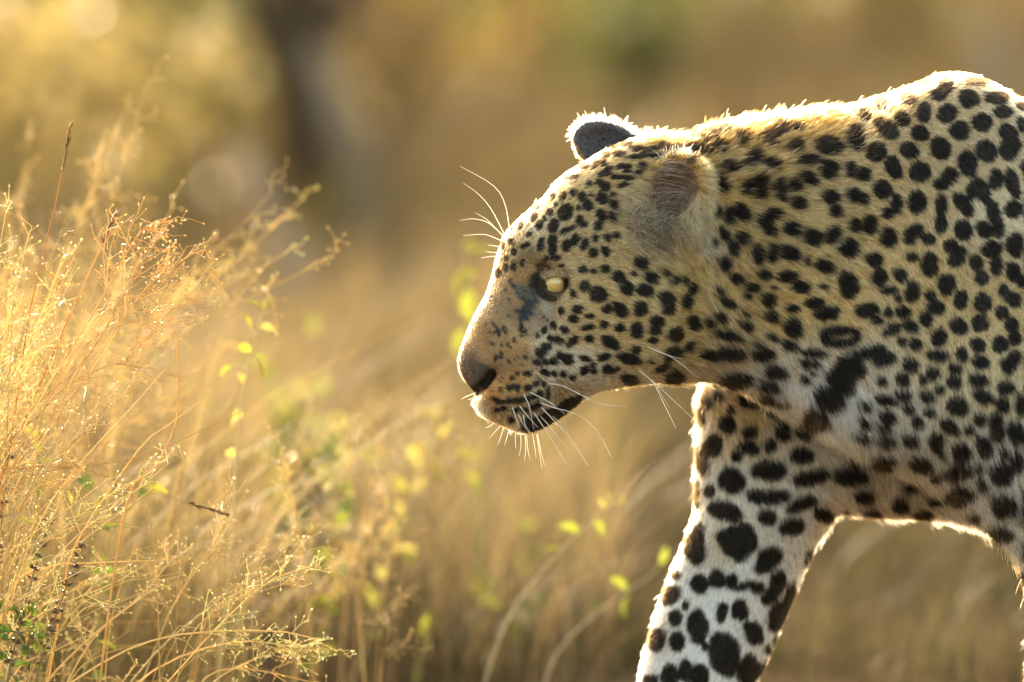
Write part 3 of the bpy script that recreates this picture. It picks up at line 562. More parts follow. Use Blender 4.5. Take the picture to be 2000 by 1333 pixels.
wtile(860, 400, 4.9925, """620 320 500 190 430 130 340 80;620 310 480 185 370 145 280 140 190 155;590 350 470 300 390 290 220 302;590 360 680 345 770 355 865 400;970 310 930 260 880 180 800 115;
570 410 510 400 455 395;570 470 505 465 440 460;570 515 500 505 440 515 395 520;780 610 820 570 860 545""", .00042, .004)
wtile(1200, 450, 2.962, """180 670 300 720 390 745;200 680 340 740 475 850;125 795 230 890 320 1030;130 800 250 900 380 1020 465 1100;210 850 280 990 355 1145""", .00045, .02)
# long hairs across the ear opening, lashes, ear rims
def free_hairs(name, A, B, C, rad_, cols, mat=fur_m):
    n_ = len(A); t4 = np.linspace(0, 1, 6)[None, :, None]
    pts = (1-t4)**2*A[:, None]+2*t4*(1-t4)*B[:, None]+t4**2*C[:, None]
    o = hair_obj(name, pts-leo_off, 6, rad_*np.array([1, 1, .9, .75, .5, .2])[None]*rng.uniform(.7, 1.3, (n_, 1)), cols, mat, leo); o['kind'] = 'stuff'; return o
def ear_pts(E0, B0, u, v_, w_): return E0+(B0 @ np.stack([u, v_, w_])).T
n_ = 46; th = rng.uniform(1.9, 4.3, n_); rr = rng.uniform(.9, 1.08, n_)      # from the front rim sweeping over the opening
av = .012+.028*rr*np.sin(th); A = ear_pts(EARN, BN, -.002+.027*rr*np.cos(th), av, rng.uniform(.003, .010, n_))
C = ear_pts(EARN, BN, rng.uniform(.004, .024, n_), av*.8+rng.normal(.004, .005, n_), rng.uniform(.001, .008, n_))
B = (A+C)/2+ear_pts(EARN*0, BN, rng.normal(-.002, .003, n_), rng.normal(.010, .005, n_), rng.uniform(.004, .012, n_))
free_hairs('ear_hair', A, B, C, .00034, np.array([.66, .48, .34])*rng.choice([.25, .8, 1.35], (n_, 1)))
n_ = 900; th = rng.uniform(-.6, 3.6, n_); rr = rng.uniform(.98, 1.15, n_)
A = ear_pts(EARN, BN, -.001+.029*rr*np.cos(th), .012+.031*rr*np.sin(th), rng.uniform(-.004, .008, n_)); dr = ear_pts(EARN*0, BN, np.cos(th), np.sin(th), rng.uniform(-.2, .9, n_))
C = A+dr*rng.uniform(.002, .006, n_)[:, None]+rng.normal(0, .003, (n_, 3)); free_hairs('ear_hair', A, (A+C)/2+rng.normal(0, .001, (n_, 3)), C, .00016, np.array([.62, .55, .48])*rng.choice([.15, .5, 1.2], (n_, 1)))
n_ = 1100; x = rng.normal(1284, 30, n_); y = rng.normal(434, 26, n_)      # grey tuft below the ear opening
A = np.array([hit(a_, b_)[0] for a_, b_ in zip(x, y)]); C = A+np.stack([rng.normal(.007, .007, n_), -rng.uniform(.003, .011, n_), rng.normal(-.002, .008, n_)], 1); B = (A+C)/2+np.stack([rng.normal(0, .004, n_), -rng.uniform(.001, .006, n_), rng.normal(.002, .004, n_)], 1)
free_hairs('ear_hair', A, B, C, .00026, np.array([.52, .41, .27])*rng.choice([.06, .15, .6, 1.2], (n_, 1)))
n_ = 700; th = rng.uniform(-.3, 3.4, n_); rr = rng.uniform(.96, 1.04, n_)
A = ear_pts(EARF, BF, .041*rr*np.cos(th), .027*rr*np.sin(th), rng.uniform(-.008, .006, n_)); dr = ear_pts(EARF*0, BF, np.cos(th), np.sin(th), rng.uniform(-.5, .3, n_))
C = A+dr*(rng.uniform(.0015, .005, n_)*np.where(rng.random(n_) < .004, 3.5, 1))[:, None]+rng.normal(0, .002, (n_, 3)); free_hairs('ear_hair', A, (A+C)/2+rng.normal(0, .001, (n_, 3)), C, .00016, np.array([.72, .68, .62])*rng.uniform(.6, 1.2, (n_, 1)))
n_ = 240; x = rng.uniform(1054, 1112, n_); A = np.array([hit(a_, 531+.10*(a_-1054)-rng.uniform(0, 9))[0] for a_ in x])+np.array([0, -.0005, 0])
C = A+np.stack([rng.uniform(.003, .010, n_), rng.uniform(-.0035, -.001, n_), rng.uniform(-.0055, .001, n_)], 1); B = (A+C)/2+np.array([0, -.001, .0015])
free_hairs('lashes', A, B, C, .00018, np.where(rng.random((n_, 1)) < .5, np.array([[.55, .44, .33]]), np.array([[.10, .05, .03]]))*rng.uniform(.7, 1.2, (n_, 1)))

for up, g_ in ((1, LIDS[0]), (0, LIDS[1])):           # short fur growing over the lids
    n_ = 3600; u = rng.uniform(0, 10.99, n_); t_ = rng.uniform(.16 if up else .45, 1, n_); i = u.astype(int); fr = (u-i)[:, None]; w_ = ((t_-.12)/.88)[:, None]
    A = (g_[1, i]*(1-fr)+g_[1, i+1]*fr)*(1-w_)+(g_[3, i]*(1-fr)+g_[3, i+1]*fr)*w_+np.array([0, -.0004, 0])
    dd = np.stack([rng.normal(.6, .25, n_), rng.uniform(-.5, -.15, n_), rng.normal(-.25 if up else -.35, .3, n_)], 1)
    ln = rng.uniform(.0025, .0055, n_)[:, None]; C = A+dd*ln; base_ = np.where((u/11 > (.15 if up else .55))[:, None], np.array([[.50, .34, .17]]), np.array([[.045, .030, .022]]))
    free_hairs('lid_fur', A, (A+C)/2+np.array([0, -.0006, 0]), C, .00014, base_*rng.uniform(.3, 1.4, (n_, 1)))

# ------------------------------------------------------------------ ground and plants
def plant_mat(name, trans, rough=.6):
    m, t, out = newmat(name); a = attr_color(t); b = t.nodes.new('ShaderNodeBsdfPrincipled'); b.inputs['Roughness'].default_value = rough; b.inputs['Specular IOR Level'].default_value = .6 if 'seed' in name else .22
    nz = t.nodes.new('ShaderNodeTexNoise'); nz.inputs['Scale'].default_value = 60; mr = t.nodes.new('ShaderNodeMapRange'); mr.inputs['To Min'].default_value = .65; mr.inputs['To Max'].default_value = 1.3
    ml = t.nodes.new('ShaderNodeMixRGB'); ml.blend_type = 'MULTIPLY'; ml.inputs[0].default_value = 1
    t.links.new(nz.outputs[0], mr.inputs['Value']); t.links.new(a.outputs['Color'], ml.inputs[1]); t.links.new(mr.outputs[0], ml.inputs[2])
    tr = t.nodes.new('ShaderNodeBsdfTranslucent'); mx = t.nodes.new('ShaderNodeMixShader'); mx.inputs[0].default_value = trans
    t.links.new(ml.outputs[0], b.inputs['Base Color']); t.links.new(ml.outputs[0], tr.inputs[0]); t.links.new(b.outputs[0], mx.inputs[1]); t.links.new(tr.outputs[0], mx.inputs[2]); t.links.new(mx.outputs[0], out.inputs[0])
    return m
straw_m = plant_mat('dry_straw', .45); leaf_m = plant_mat('leaf', .5, .45); bark_m = plant_mat('bark', 0, .9); seed_m = plant_mat('seed_husk', .4, .42)
gm, t, out = newmat('dry_soil'); b = t.nodes.new('ShaderNodeBsdfPrincipled'); b.inputs['Roughness'].default_value = 1; b.inputs['Specular IOR Level'].default_value = 0
tc = t.nodes.new('ShaderNodeTexCoord'); n1 = t.nodes.new('ShaderNodeTexNoise'); n1.inputs['Scale'].default_value = 1.4; n1.inputs['Detail'].default_value = 8
rp = t.nodes.new('ShaderNodeValToRGB'); rp.color_ramp.elements[0].color = (.055, .038, .020, 1); rp.color_ramp.elements[0].position = .3; rp.color_ramp.elements[1].color = (.12, .085, .047, 1); rp.color_ramp.elements[1].position = .7
n2 = t.nodes.new('ShaderNodeTexNoise'); n2.inputs['Scale'].default_value = 40; bp = t.nodes.new('ShaderNodeBump'); bp.inputs['Distance'].default_value = .02
t.links.new(tc.outputs['Object'], n1.inputs['Vector']); t.links.new(tc.outputs['Object'], n2.inputs['Vector']); t.links.new(n1.outputs[0], rp.inputs[0]); t.links.new(rp.outputs[0], b.inputs['Base Color'])
t.links.new(n2.outputs[0], bp.inputs['Height']); t.links.new(bp.outputs[0], b.inputs['Normal']); t.links.new(b.outputs[0], out.inputs[0])
gv = []; ax = np.concatenate([[-1500, -300, -60, -20], np.linspace(-8, 8, 49), [20, 60, 300, 1500]]); ay = np.concatenate([[-1500, -300, -60, -20], np.linspace(-9, 26, 71), [60, 300, 1500]])
XX, YY = np.meshgrid(ax, ay, indexing='ij'); q = np.stack([XX.ravel(), YY.ravel()], 1)
ZZ = -.014+.014*fbm(q, 1.6, 21); gi = np.arange(len(q)).reshape(XX.shape)
gf = np.stack([gi[:-1, :-1].ravel(), gi[1:, :-1].ravel(), gi[1:, 1:].ravel(), gi[:-1, 1:].ravel()], 1)
g = mesh_obj('ground', np.column_stack([q, ZZ]), gf, gm); tag(g, kind='structure')

def ribbons(base, dirs, length, width, droop, nseg=4, seed=0):
    """curved grass blades: (n,3) base, (n,2) lean direction*amount -> verts, quads"""
    n = len(base); t = np.linspace(0, 1, nseg+1)[None, :]
    h = length[:, None]*(t-droop[:, None]*t*t*.5); out_ = length[:, None]*(.25*t+.75*t*t)
    c = np.stack([base[:, 0, None]+dirs[:, 0, None]*out_, base[:, 1, None]+dirs[:, 1, None]*out_, base[:, 2, None]+h], -1)
    th = np.random.default_rng(seed).uniform(0, math.pi, n); sx = np.stack([np.cos(th), np.sin(th), 0*th], 1)
    wd = width[:, None]*(1-t**1.5*.92)/2
    v = np.stack([c-sx[:, None]*wd[..., None], c+sx[:, None]*wd[..., None]], 2).reshape(n, -1, 3); k = v.shape[1]
    i = np.arange(nseg)*2; f = np.stack([i, i+1, i+3, i+2], 1)[None]+(np.arange(n)*k)[:, None, None]
    return v.reshape(-1, 3), f.reshape(-1, 4), k
def scatter_grass(name, n, xr, yr, hr, wr, pal, label, lean=(.1, 0), seed=0, dens=None, keep=None):
    r = np.random.default_rng(seed); Y = yr[0]+(yr[1]-yr[0])*r.random(n)**1.15; half = (8.33+Y)*.06*1.0
    X = np.interp(r.random(n), [0, 1], xr)*half
    b_ = np.stack([X, Y, 0*X-.015], 1); cl = fbm(b_[:, :2], 5.0, seed+1); ok = cl > r.uniform(-.9, .5, n)
    if keep is not None: ok &= keep(X, Y)
    b_ = b_[ok]; n = len(b_); cl = cl[ok]
    Lh = r.uniform(*hr, n)*(1+.35*cl); wd = r.uniform(*wr, n)*(1+b_[:, 1]*.10)
    a = r.uniform(0, 6.28, n); am = r.uniform(.05, .75, n); dr = np.stack([np.cos(a)*am+lean[0], np.sin(a)*am+lean[1]], 1)
    v, f, k = ribbons(b_, dr, Lh, wd, r.uniform(0, .9, n), 4, seed)
    pal = np.array(pal); z = np.clip((fbm(b_[:, :2], 2.2, seed+5)*.5+.5+r.normal(0, .18, n))*(len(pal)-1), 0, len(pal)-1.001); i0 = z.astype(int); fr = (z-i0)[:, None]
    c = (pal[i0]*(1-fr)+pal[i0+1]*fr)*r.uniform(.7, 1.25, n)[:, None]
    o = mesh_obj(name, v, f, straw_m, None, np.repeat(c, k, 0)); tag(o, label, 'grass', kind='stuff'); return o
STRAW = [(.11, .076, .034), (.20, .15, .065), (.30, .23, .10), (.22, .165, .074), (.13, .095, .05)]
SHADE_GREYS = [(.028, .028, .012), (.050, .045, .020), (.072, .061, .028), (.040, .040, .015)]  # grass with less sun: the shade is put into these darker colours
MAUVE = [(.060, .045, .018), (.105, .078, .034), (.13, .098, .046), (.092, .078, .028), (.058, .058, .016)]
lim = lambda a, b: (lambda X, Y: X < a + b*(Y-.7))
scatter_grass('dry_grass', 9000, (-1.9, .0), (.55, 3.2), (.18, .46), (.002, .0045), STRAW, 'dense golden dry grass lit from behind', (.14, -.05), 31, keep=lim(-.30, -.02))
scatter_grass('dry_grass', 7000, (-1.9, .2), (1.0, 6), (.10, .28), (.002, .0045), [(.10, .07, .035), (.17, .125, .065), (.22, .17, .08), (.14, .12, .045)], 'short golden dry grass in front of the soil', (.14, -.05), 36)
scatter_grass('dry_grass', 9000, (-.3, 1.9), (1.0, 7), (.05, .17), (.002, .005), SHADE_GREYS, 'dry grass behind the leopard, shade put into its dull grey brown colours', (.12, 0), 41)
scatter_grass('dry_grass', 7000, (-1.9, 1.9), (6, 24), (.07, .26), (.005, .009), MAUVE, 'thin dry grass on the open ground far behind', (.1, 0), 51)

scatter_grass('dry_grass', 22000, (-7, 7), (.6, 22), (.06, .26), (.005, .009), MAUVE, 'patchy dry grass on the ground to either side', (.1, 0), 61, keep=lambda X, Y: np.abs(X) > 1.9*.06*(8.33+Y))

# ---- plants with parts
def merge(parts):
    V, Fc, C, o = [], [], [], 0
    for v, f, c in parts:
        v = np.asarray(v); V.append(v); Fc += [tuple(i+o for i in q) for q in f]; C.append(np.tile(np.array(c, float), (len(v), 1)) if np.ndim(c) == 1 else c); o += len(v)
    return np.concatenate(V), Fc, np.concatenate(C)
def seed_grain(c, d, l, w):
    d = d/np.linalg.norm(d); a = np.cross(d, (.3, .9, .2)); a /= np.linalg.norm(a); b_ = np.cross(d, a)
    v = np.array([c, c+d*l*.45+a*w, c+d*l*.45+b_*w, c+d*l*.45-a*w, c+d*l*.45-b_*w, c+d*l])
    return v, [(0, 2, 1), (0, 3, 2), (0, 4, 3), (0, 1, 4), (5, 1, 2), (5, 2, 3), (5, 3, 4), (5, 4, 1)]
def panicle(q, r, frac=.45, bl=(.025, .065), col=(.60, .46, .22), dens=1.0):
    """open seed head: fine branches with grains along the last part of a stem"""
    parts = []; n = len(q); L = np.linalg.norm(np.diff(q, axis=0), axis=1).sum(); k = int(L*frac/.011*dens)
    for t in np.linspace(1-frac, .995, max(k, 4)):
        i = min(int(t*(n-1)), n-2); u = t*(n-1)-i; c = q[i]*(1-u)+q[i+1]*u; ax_ = q[i+1]-q[i]; ax_ /= np.linalg.norm(ax_)
        for _ in range(2 if t < .9 else 1):
            d = ax_*.8+r.normal(0, .55, 3); d /= np.linalg.norm(d); l = r.uniform(*bl)*(1.15-.7*(t-1+frac)/frac)
            e = c+d*l; m_ = c+d*l*.5+r.normal(0, .003, 3)+np.array([0, 0, .004]); cc = np.array(col)*r.uniform(.8, 1.25)
            v, f = tube([c, m_, e], [.00055, .00042, .0003], 3); parts.append((v, f, cc))
            for s_ in np.linspace(.3, 1, int(3+l/.014)):
                b0 = (c*(1-s_)+e*s_) if s_ > .5 else c*(1-s_)+m_*s_; dd = d*.7+r.normal(0, .6, 3); dd /= np.linalg.norm(dd); l2 = r.uniform(.005, .014); e2 = b0+dd*l2
                v, f = tube([b0, e2], [.00032, .00022], 3); parts.append((v, f, cc))
                v, f = seed_grain(e2, dd, r.uniform(.0024, .0044), r.uniform(.0008, .0013)); parts.append((v, f, np.minimum(cc*1.25, .85)))
    return merge(parts)
def spikelet(q, r, frac=.12, col=(.32, .17, .07)):
    parts = []; n = len(q)
    for t in np.linspace(1-frac, 1, 16):
        i = min(int(t*(n-1)), n-2); u = t*(n-1)-i; c = q[i]*(1-u)+q[i+1]*u; ax_ = q[i+1]-q[i]; ax_ /= np.linalg.norm(ax_)
        for _ in range(2):
            v, f = seed_grain(c, ax_+r.normal(0, .22, 3), r.uniform(.006, .010), r.uniform(.0007, .0012)); parts.append((v, f, np.array(col)*r.uniform(.6, 1.6)))
    return merge(parts)
def stem(root_e, px_pts, Y0, Y1, r, r0=.0009, col=(.46, .30, .12), head='panicle', frac=.45, bl=(.025, .065), dens=1.0, name='stem'):
    n_ = len(px_pts); c3 = [P(x, y, Y0+(Y1-Y0)*k/(n_-1)) for k, (x, y) in enumerate(px_pts)]
    if c3[0][2] > .02: c3 = [np.array([c3[0][0]-(c3[1][0]-c3[0][0])*.35-.03, c3[0][1], -.01])]+c3
    q = curve3(c3, 16); off = np.array(root_e.location); cc = np.array(col)*r.uniform(.75, 1.3)
    v, f = tube(q, r0*np.linspace(1, .35, 16), 5); o = mesh_obj(name, v-off, f, straw_m, root_e, np.tile(cc, (len(v), 1)))
    if head:
        v, f, c_ = panicle(q, r, frac, bl, np.minimum(cc*np.array([1.2, 1.2, 1.15]), .8), dens*.55) if head == 'panicle' else spikelet(q, r)
        mesh_obj('seed_head', v-off, f, seed_m, o, c_)['kind'] = 'stuff'
    return o
def tuft(name, base, label, group=None):
    b0 = P(*base); return empty(name, (b0[0], b0[1], 0), label, 'grass tuft', group)
r = np.random.default_rng(77)
T1 = tuft('grass_tuft', (-60, 1570, -.07), 'tall straw grass tuft with fine airy seed heads, sharply in focus')
for e, hd in (((-40, 1250, 30, 800, 60, 600, 108, 400, 137, 250), 'spike'), ((-60, 1250, -20, 1000, 100, 700, 180, 520, 222, 425), 'spike'), ((-80, 1200, 0, 960, 130, 790, 215, 660, 290, 560, 378, 495), 'panicle'),
   ((-80, 1150, 0, 930, 90, 760, 190, 600, 262, 470, 290, 440), 'panicle'), ((-100, 1150, 0, 885, 66, 822, 120, 762, 180, 726, 255, 696, 330, 610, 404, 548), 'panicle'), ((-80, 1150, -10, 900, 60, 800, 170, 700, 250, 560, 330, 430), 'panicle'),
   ((-90, 980, 40, 916, 130, 912, 240, 900, 330, 870, 470, 805), None), ((60, 905, 130, 914, 250, 950, 340, 975, 437, 1003), 'spike'), ((120, 1180, 150, 1060, 270, 880, 330, 830, 395, 782), None),
   ((-60, 1100, 60, 850, 140, 700, 205, 610), None), ((240, 1010, 300, 920, 345, 820, 345, 690, 335, 640), None), ((120, 600, 150, 680, 180, 790, 225, 985), None), ((-40, 960, 60, 800, 130, 640, 200, 480, 262, 420), None)):
    if e[1] > e[-1]:
        stem(T1, list(zip(e[::2], e[1::2])), -.07+r.normal(0, .015), -.07+r.normal(0, .02), r, r.uniform(.0010, .0015), (.52, .27, .08) if hd == 'spike' else (.60, .40, .16), hd, .30)
    else:
        stem(T1, [(-60, 1400), (0, 1000)]+list(zip(e[::2], e[1::2]))[1:], -.07, -.06, r, .0007, (.40, .26, .11), hd, .12)
for k in range(54):
    a = r.uniform(-14, 44); L = (1260-14*max(a, 0))*r.uniform(.72, 1.02); bx, by = -95+r.normal(0, 40), 1540
    ex, ey = bx+L*math.sin(R(a)), by-L*math.cos(R(a)); mx_, my_ = bx+L*.5*math.sin(R(a*.55)), by-L*.56*math.cos(R(a*.5))
    y0 = r.normal(-.06, .05); stem(T1, [(bx, by), (mx_, my_), (ex, ey)], y0, y0+r.normal(0, .05), r, r.uniform(.0007, .0013), [(.60, .47, .21), (.58, .42, .18), (.66, .54, .27)][k % 3], 'panicle' if k % 4 else None, r.uniform(.3, .5), (.02, .055), .8)
T2 = tuft('grass_tuft', (150, 1570, .0), 'low straw grass tuft leaning towards the leopard with drooping seed heads')
for e in ((40, 1420, 200, 1295, 350, 1240, 560, 1235, 660, 1272), (150, 1450, 300, 1310, 450, 1255, 560, 1262, 600, 1275), (200, 1460, 330, 1330, 420, 1230, 520, 1140, 610, 1105), (180, 1440, 300, 1280, 420, 1180, 540, 1100, 630, 1068),
   (100, 1400, 180, 1250, 280, 1160, 330, 1100, 356, 1083), (60, 1380, 150, 1270, 260, 1180, 320, 1140), (230, 1450, 330, 1200, 400, 1090, 436, 1030, 450, 950), (300, 1450, 420, 1330, 520, 1280, 600, 1260),
   (20, 1330, 110, 1270, 190, 1235), (10, 1180, 90, 1110, 180, 1100, 305, 1095), (10, 1200, 100, 1130, 220, 1090, 318, 1060), (0, 1120, 80, 1060, 180, 1020, 290, 1035)):
    stem(T2, list(zip(e[::2], e[1::2])), .0+r.normal(0, .03), .03+r.normal(0, .05), r, r.uniform(.0010, .0015), (.64, .49, .23), 'panicle' if e[-2] > 320 else None, .42, (.015, .045), .9)
for k in range(44):
    bx = r.uniform(-60, 420); a = r.uniform(-10, 62); L = r.uniform(250, 640); y0 = r.uniform(-.05, .18)
    ex, ey = bx+L*math.sin(R(a)), 1540-L*math.cos(R(a))*.9; stem(T2, [(bx, 1550), (bx+L*.4*math.sin(R(a*.4)), 1540-L*.55), (ex, ey)], y0, y0+r.normal(0, .06), r, r.uniform(.0007, .0013), [(.60, .44, .19), (.48, .32, .13), (.52, .40, .15)][k % 3], 'panicle' if k % 3 == 0 else None, .4, (.015, .04), .7)
T3 = tuft('grass_tuft', (-120, 1500, .45), 'straw grass tuft with soft seed heads behind the sharp tuft')
for k in range(30):
    a = r.uniform(-5, 36); L = r.uniform(700, 1330); bx = -80+r.normal(0, 90); y0 = r.uniform(.25, .8)
    stem(T3, [(bx, 1480), (bx+L*.5*math.sin(R(a*.5)), 1480-L*.55), (bx+L*math.sin(R(a)), 1480-L*math.cos(R(a)))], y0, y0+r.normal(0, .1), r, .0009, (.58, .43, .18), 'panicle', .45, (.03, .07), .55)
T4 = tuft('grass_tuft', (560, 1480, .5), 'straw grass tuft with pale seed heads below the leopard muzzle')
for k in range(26):
    a = r.uniform(-25, 30); L = r.uniform(250, 620); bx = 520+r.normal(0, 130); y0 = r.uniform(.35, 1.1)
    stem(T4, [(bx, 1450), (bx+L*.5*math.sin(R(a*.5)), 1450-L*.55), (bx+L*math.sin(R(a)), 1450-L*math.cos(R(a)))], y0, y0+r.normal(0, .1), r, .0010, (.55, .42, .19), 'panicle', .45, (.02, .05), .55)

def glint_husk_tuft(base, label, n, x0, sx, gy, Lr, Yr, cc):  # added tufts whose pale husk colour stands in for bright glints
    T5 = tuft('grass_tuft', base, label); off = np.array(T5.location)
    for k in range(n):
        a = r.uniform(-25, 30); L = r.uniform(*Lr); bx = x0+r.normal(0, sx); y0 = r.uniform(*Yr)
        q = curve3([P(bx, gy, y0)*np.array([1, 1, 0]), P(bx+L*.5*math.sin(R(a*.5)), gy-L*.55, y0), P(bx+L*math.sin(R(a)), gy-L*math.cos(R(a)), y0)], 12)
        v, f = tube(q, np.linspace(.0016, .0008, 12), 5); o = mesh_obj('stem', v-off, f, straw_m, T5, np.tile(np.array((.34, .26, .13)), (len(v), 1))); parts = []
        for h in range(9):
            i = r.integers(5, 12); v, f = seed_grain(q[i]+r.normal(0, .003, 3), r.normal(0, .6, 3)+np.array([0, 0, .8]), r.uniform(.008, .018), r.uniform(.002, .004)); parts.append((v, f, np.array(cc)*r.uniform(.7, 1.25)))
        v, f, c_ = merge(parts); mesh_obj('seed_head', v-off, f, seed_m, o, c_)['kind'] = 'stuff'
glint_husk_tuft((760, 1250, 2.2), 'straw grass tuft added for sparkle, plump husks coloured pale as glints', 44, 730, 120, 1180, (150, 430), (1.6, 2.9), (.68, .56, .30))
glint_husk_tuft((420, 1350, 1.2), 'added tuft of husked grass, coloured pale as glints, between the weed and the low straw tuft', 34, 400, 150, 1300, (200, 560), (.9, 1.7), (.66, .54, .28))

# ---- leafy weeds: each leaf its own part
def leaf_mesh():
    t_ = np.linspace(0, 1, 6); w_ = np.sin(np.pi*t_**.8)*.5; v = []; f = []
    for i, (a, b_) in enumerate(zip(t_, w_)):
        z = .18*math.sin(a*2.6); v += [(a, -b_, z+b_*.35), (a, 0, z), (a, b_, z+b_*.35)]
    for i in range(5):
        o = i*3; f += [(o, o+1, o+4, o+3), (o+1, o+2, o+5, o+4)]
    return v, f
LV, LF = leaf_mesh(); LEAFS = []
for cc in ((.17, .20, .03), (.23, .23, .035), (.09, .14, .024), (.32, .29, .08), (.05, .08, .02)):
    o = mesh_obj('leaf', np.array(LV), LF, leaf_m, None, np.tile(np.array(cc), (len(LV), 1))); me = o.data; bpy.data.objects.remove(o); LEAFS.append(me)
def put_leaf(parent, pos, d, l, w_, kind, r):
    o = bpy.data.objects.new('leaf', LEAFS[kind]); link(o, parent); d = Vector(d).normalized()
    o.rotation_mode = 'QUATERNION'; o.rotation_quaternion = d.to_track_quat('X', 'Z') @ Matrix.Rotation(r.uniform(-1.2, 1.2), 3, 'X').to_quaternion()
    o.location = Vector(pos)-parent.location; o.scale = (l, w_, l*.7); return o
def weed(stems, Y, label, leaves, col=(.30, .25, .11), auto=0, kinds=(0, 1), size=.024, rad=.0016):
    b0 = P(stems[0], stems[1], Y); root_ = empty('leafy_weed', (b0[0], Y, 0), label, 'weed', 'leafy weeds among the dry grass')
    rr = np.random.default_rng(int(abs(stems[0])*7+Y*100)); qs = []
    px_pts = list(zip(stems[::2], stems[1::2])); c3 = [P(x, y, Y+.05*k/len(px_pts)) for k, (x, y) in enumerate(px_pts)]
    c3 = [np.array([c3[0][0]-.02, Y, -.01])]+c3; root_.location = (c3[0][0], Y, 0)
    q = curve3(c3, 14); v, f = tube(q, rad*np.linspace(1, .4, 14), 5); mesh_obj('stem', v-np.array(root_.location), f, bark_m, root_, np.tile(np.array(col), (len(v), 1)))
    for x, y, ex, ey, kd in leaves:
        a = P(x, y, Y+.03); e = P(ex, ey, Y+.03+rr.normal(0, .008)); l = np.linalg.norm(e-a); put_leaf(root_, a, e-a, l, l*.42, kd, rr)
        j = np.argmin(np.linalg.norm(q-a, axis=1)); v, f = tube([q[j], (q[j]+a)/2+np.array([0, 0, .001]), a], [.0007, .0006, .0005], 3); mesh_obj('leaf_stalk', v-np.array(root_.location), f, bark_m, root_, np.tile(np.array(col), (len(v), 1)))
    for k in range(auto):
        t_ = rr.uniform(.25, 1); j = min(int(t_*13), 12); a = q[j]*(1-.5)+q[j+1]*.5; d = rr.normal(0, 1, 3)+np.array([0, 0, .5]); put_leaf(root_, a, d, size*rr.uniform(.6, 1.2), size*.42*rr.uniform(.7, 1.2), kinds[k % len(kinds)], rr)
    return root_
weed((430, 1300, 455, 1000, 468, 800, 505, 640, 528, 575), .30, 'pale weed with yellow green leaves beside the straw tuft', [(500, 700, 508, 748, 1), (498, 690, 520, 715, 0), (455, 715, 430, 740, 1), (525, 610, 540, 580, 3), (490, 640, 470, 615, 1), (470, 800, 450, 830, 3)], (.50, .40, .18), 6, (3, 1))
weed((930, 1250, 935, 1000, 935, 750, 920, 600, 905, 470), 1.1, 'weed with bright yellow green leaves behind the leopard face', [(915, 520, 900, 590, 1), (918, 560, 930, 640, 0), (908, 490, 930, 470, 1), (912, 640, 895, 700, 0)], (.34, .34, .10), 8, (0, 1), .035)
weed((700, 1300, 745, 1150, 790, 1000, 835, 880, 855, 800), 1.0, 'pale flowering weed with yellow leaves under the muzzle', [(850, 830, 870, 790, 3), (830, 880, 800, 870, 3), (860, 860, 890, 830, 3), (800, 960, 760, 940, 1), (880, 890, 940, 905, 1), (845, 900, 850, 950, 1)], (.48, .40, .18), 16, (3, 1), .028)
weed((960, 1290, 1010, 1180, 1070, 1105, 1130, 1040, 1215, 965), .62, 'slanting twig with small green leaves in front of the leopard leg', [(1135, 1042, 1090, 1030, 0), (1105, 1075, 1060, 1082, 0), (1160, 1015, 1180, 1050, 0), (1190, 985, 1180, 960, 3), (1205, 975, 1225, 985, 3), (1180, 995, 1165, 975, 3)], (.40, .33, .19), 0)
weed((1080, 1290, 1140, 1220, 1210, 1165, 1270, 1125, 1320, 1070), .70, 'low bent twig with green leaves close to the leopard leg', [(1225, 1155, 1190, 1130, 0), (1230, 1160, 1225, 1210, 0), (1290, 1105, 1300, 1065, 0), (1170, 1195, 1150, 1170, 2)], (.36, .30, .18), 0)
weed((620, 1330, 640, 1200, 655, 1080, 650, 950, 640, 880), .9, 'bushy green weed in the golden grass', [], (.20, .18, .07), 34, (2, 0, 4, 1), .032)
weed((930, 1360, 960, 1300, 1000, 1240, 1030, 1190), 1.2, 'low weed with dark green leaves on the shaded soil', [], (.22, .2, .09), 20, (2, 0, 2), .035)
weed((800, 1370, 815, 1300, 830, 1240, 835, 1210), .8, 'short weed topped by one bright yellow leaf', [(832, 1240, 838, 1200, 1), (828, 1250, 805, 1235, 1)], (.25, .24, .08), 5, (0, 2), .02)
weed((1000, 1370, 1020, 1250, 1010, 1130, 1035, 1020), 1.5, 'thin weed with sparse pale leaves by the short twig', [], (.36, .3, .16), 18, (3, 0, 1), .026)
weed((180, 1330, 200, 1150, 215, 1050, 300, 940), .12, 'weed with one broad lime leaf inside the low straw tuft', [(285, 950, 330, 965, 1), (290, 940, 270, 925, 2), (175, 960, 165, 925, 2), (190, 1010, 215, 960, 1), (140, 985, 130, 960, 1), (150, 930, 168, 965, 2)], (.25, .24, .08), 10, (2, 0), .02, .0012)
weed((80, 1330, 70, 1100, 76, 900, 85, 700), .16, 'upright weed with lime leaves behind the tall straw tuft', [(84, 720, 70, 690, 1), (84, 740, 95, 770, 0), (78, 890, 60, 860, 0), (76, 960, 100, 930, 1)], (.28, .26, .08), 10, (1, 0), .022, .0012)

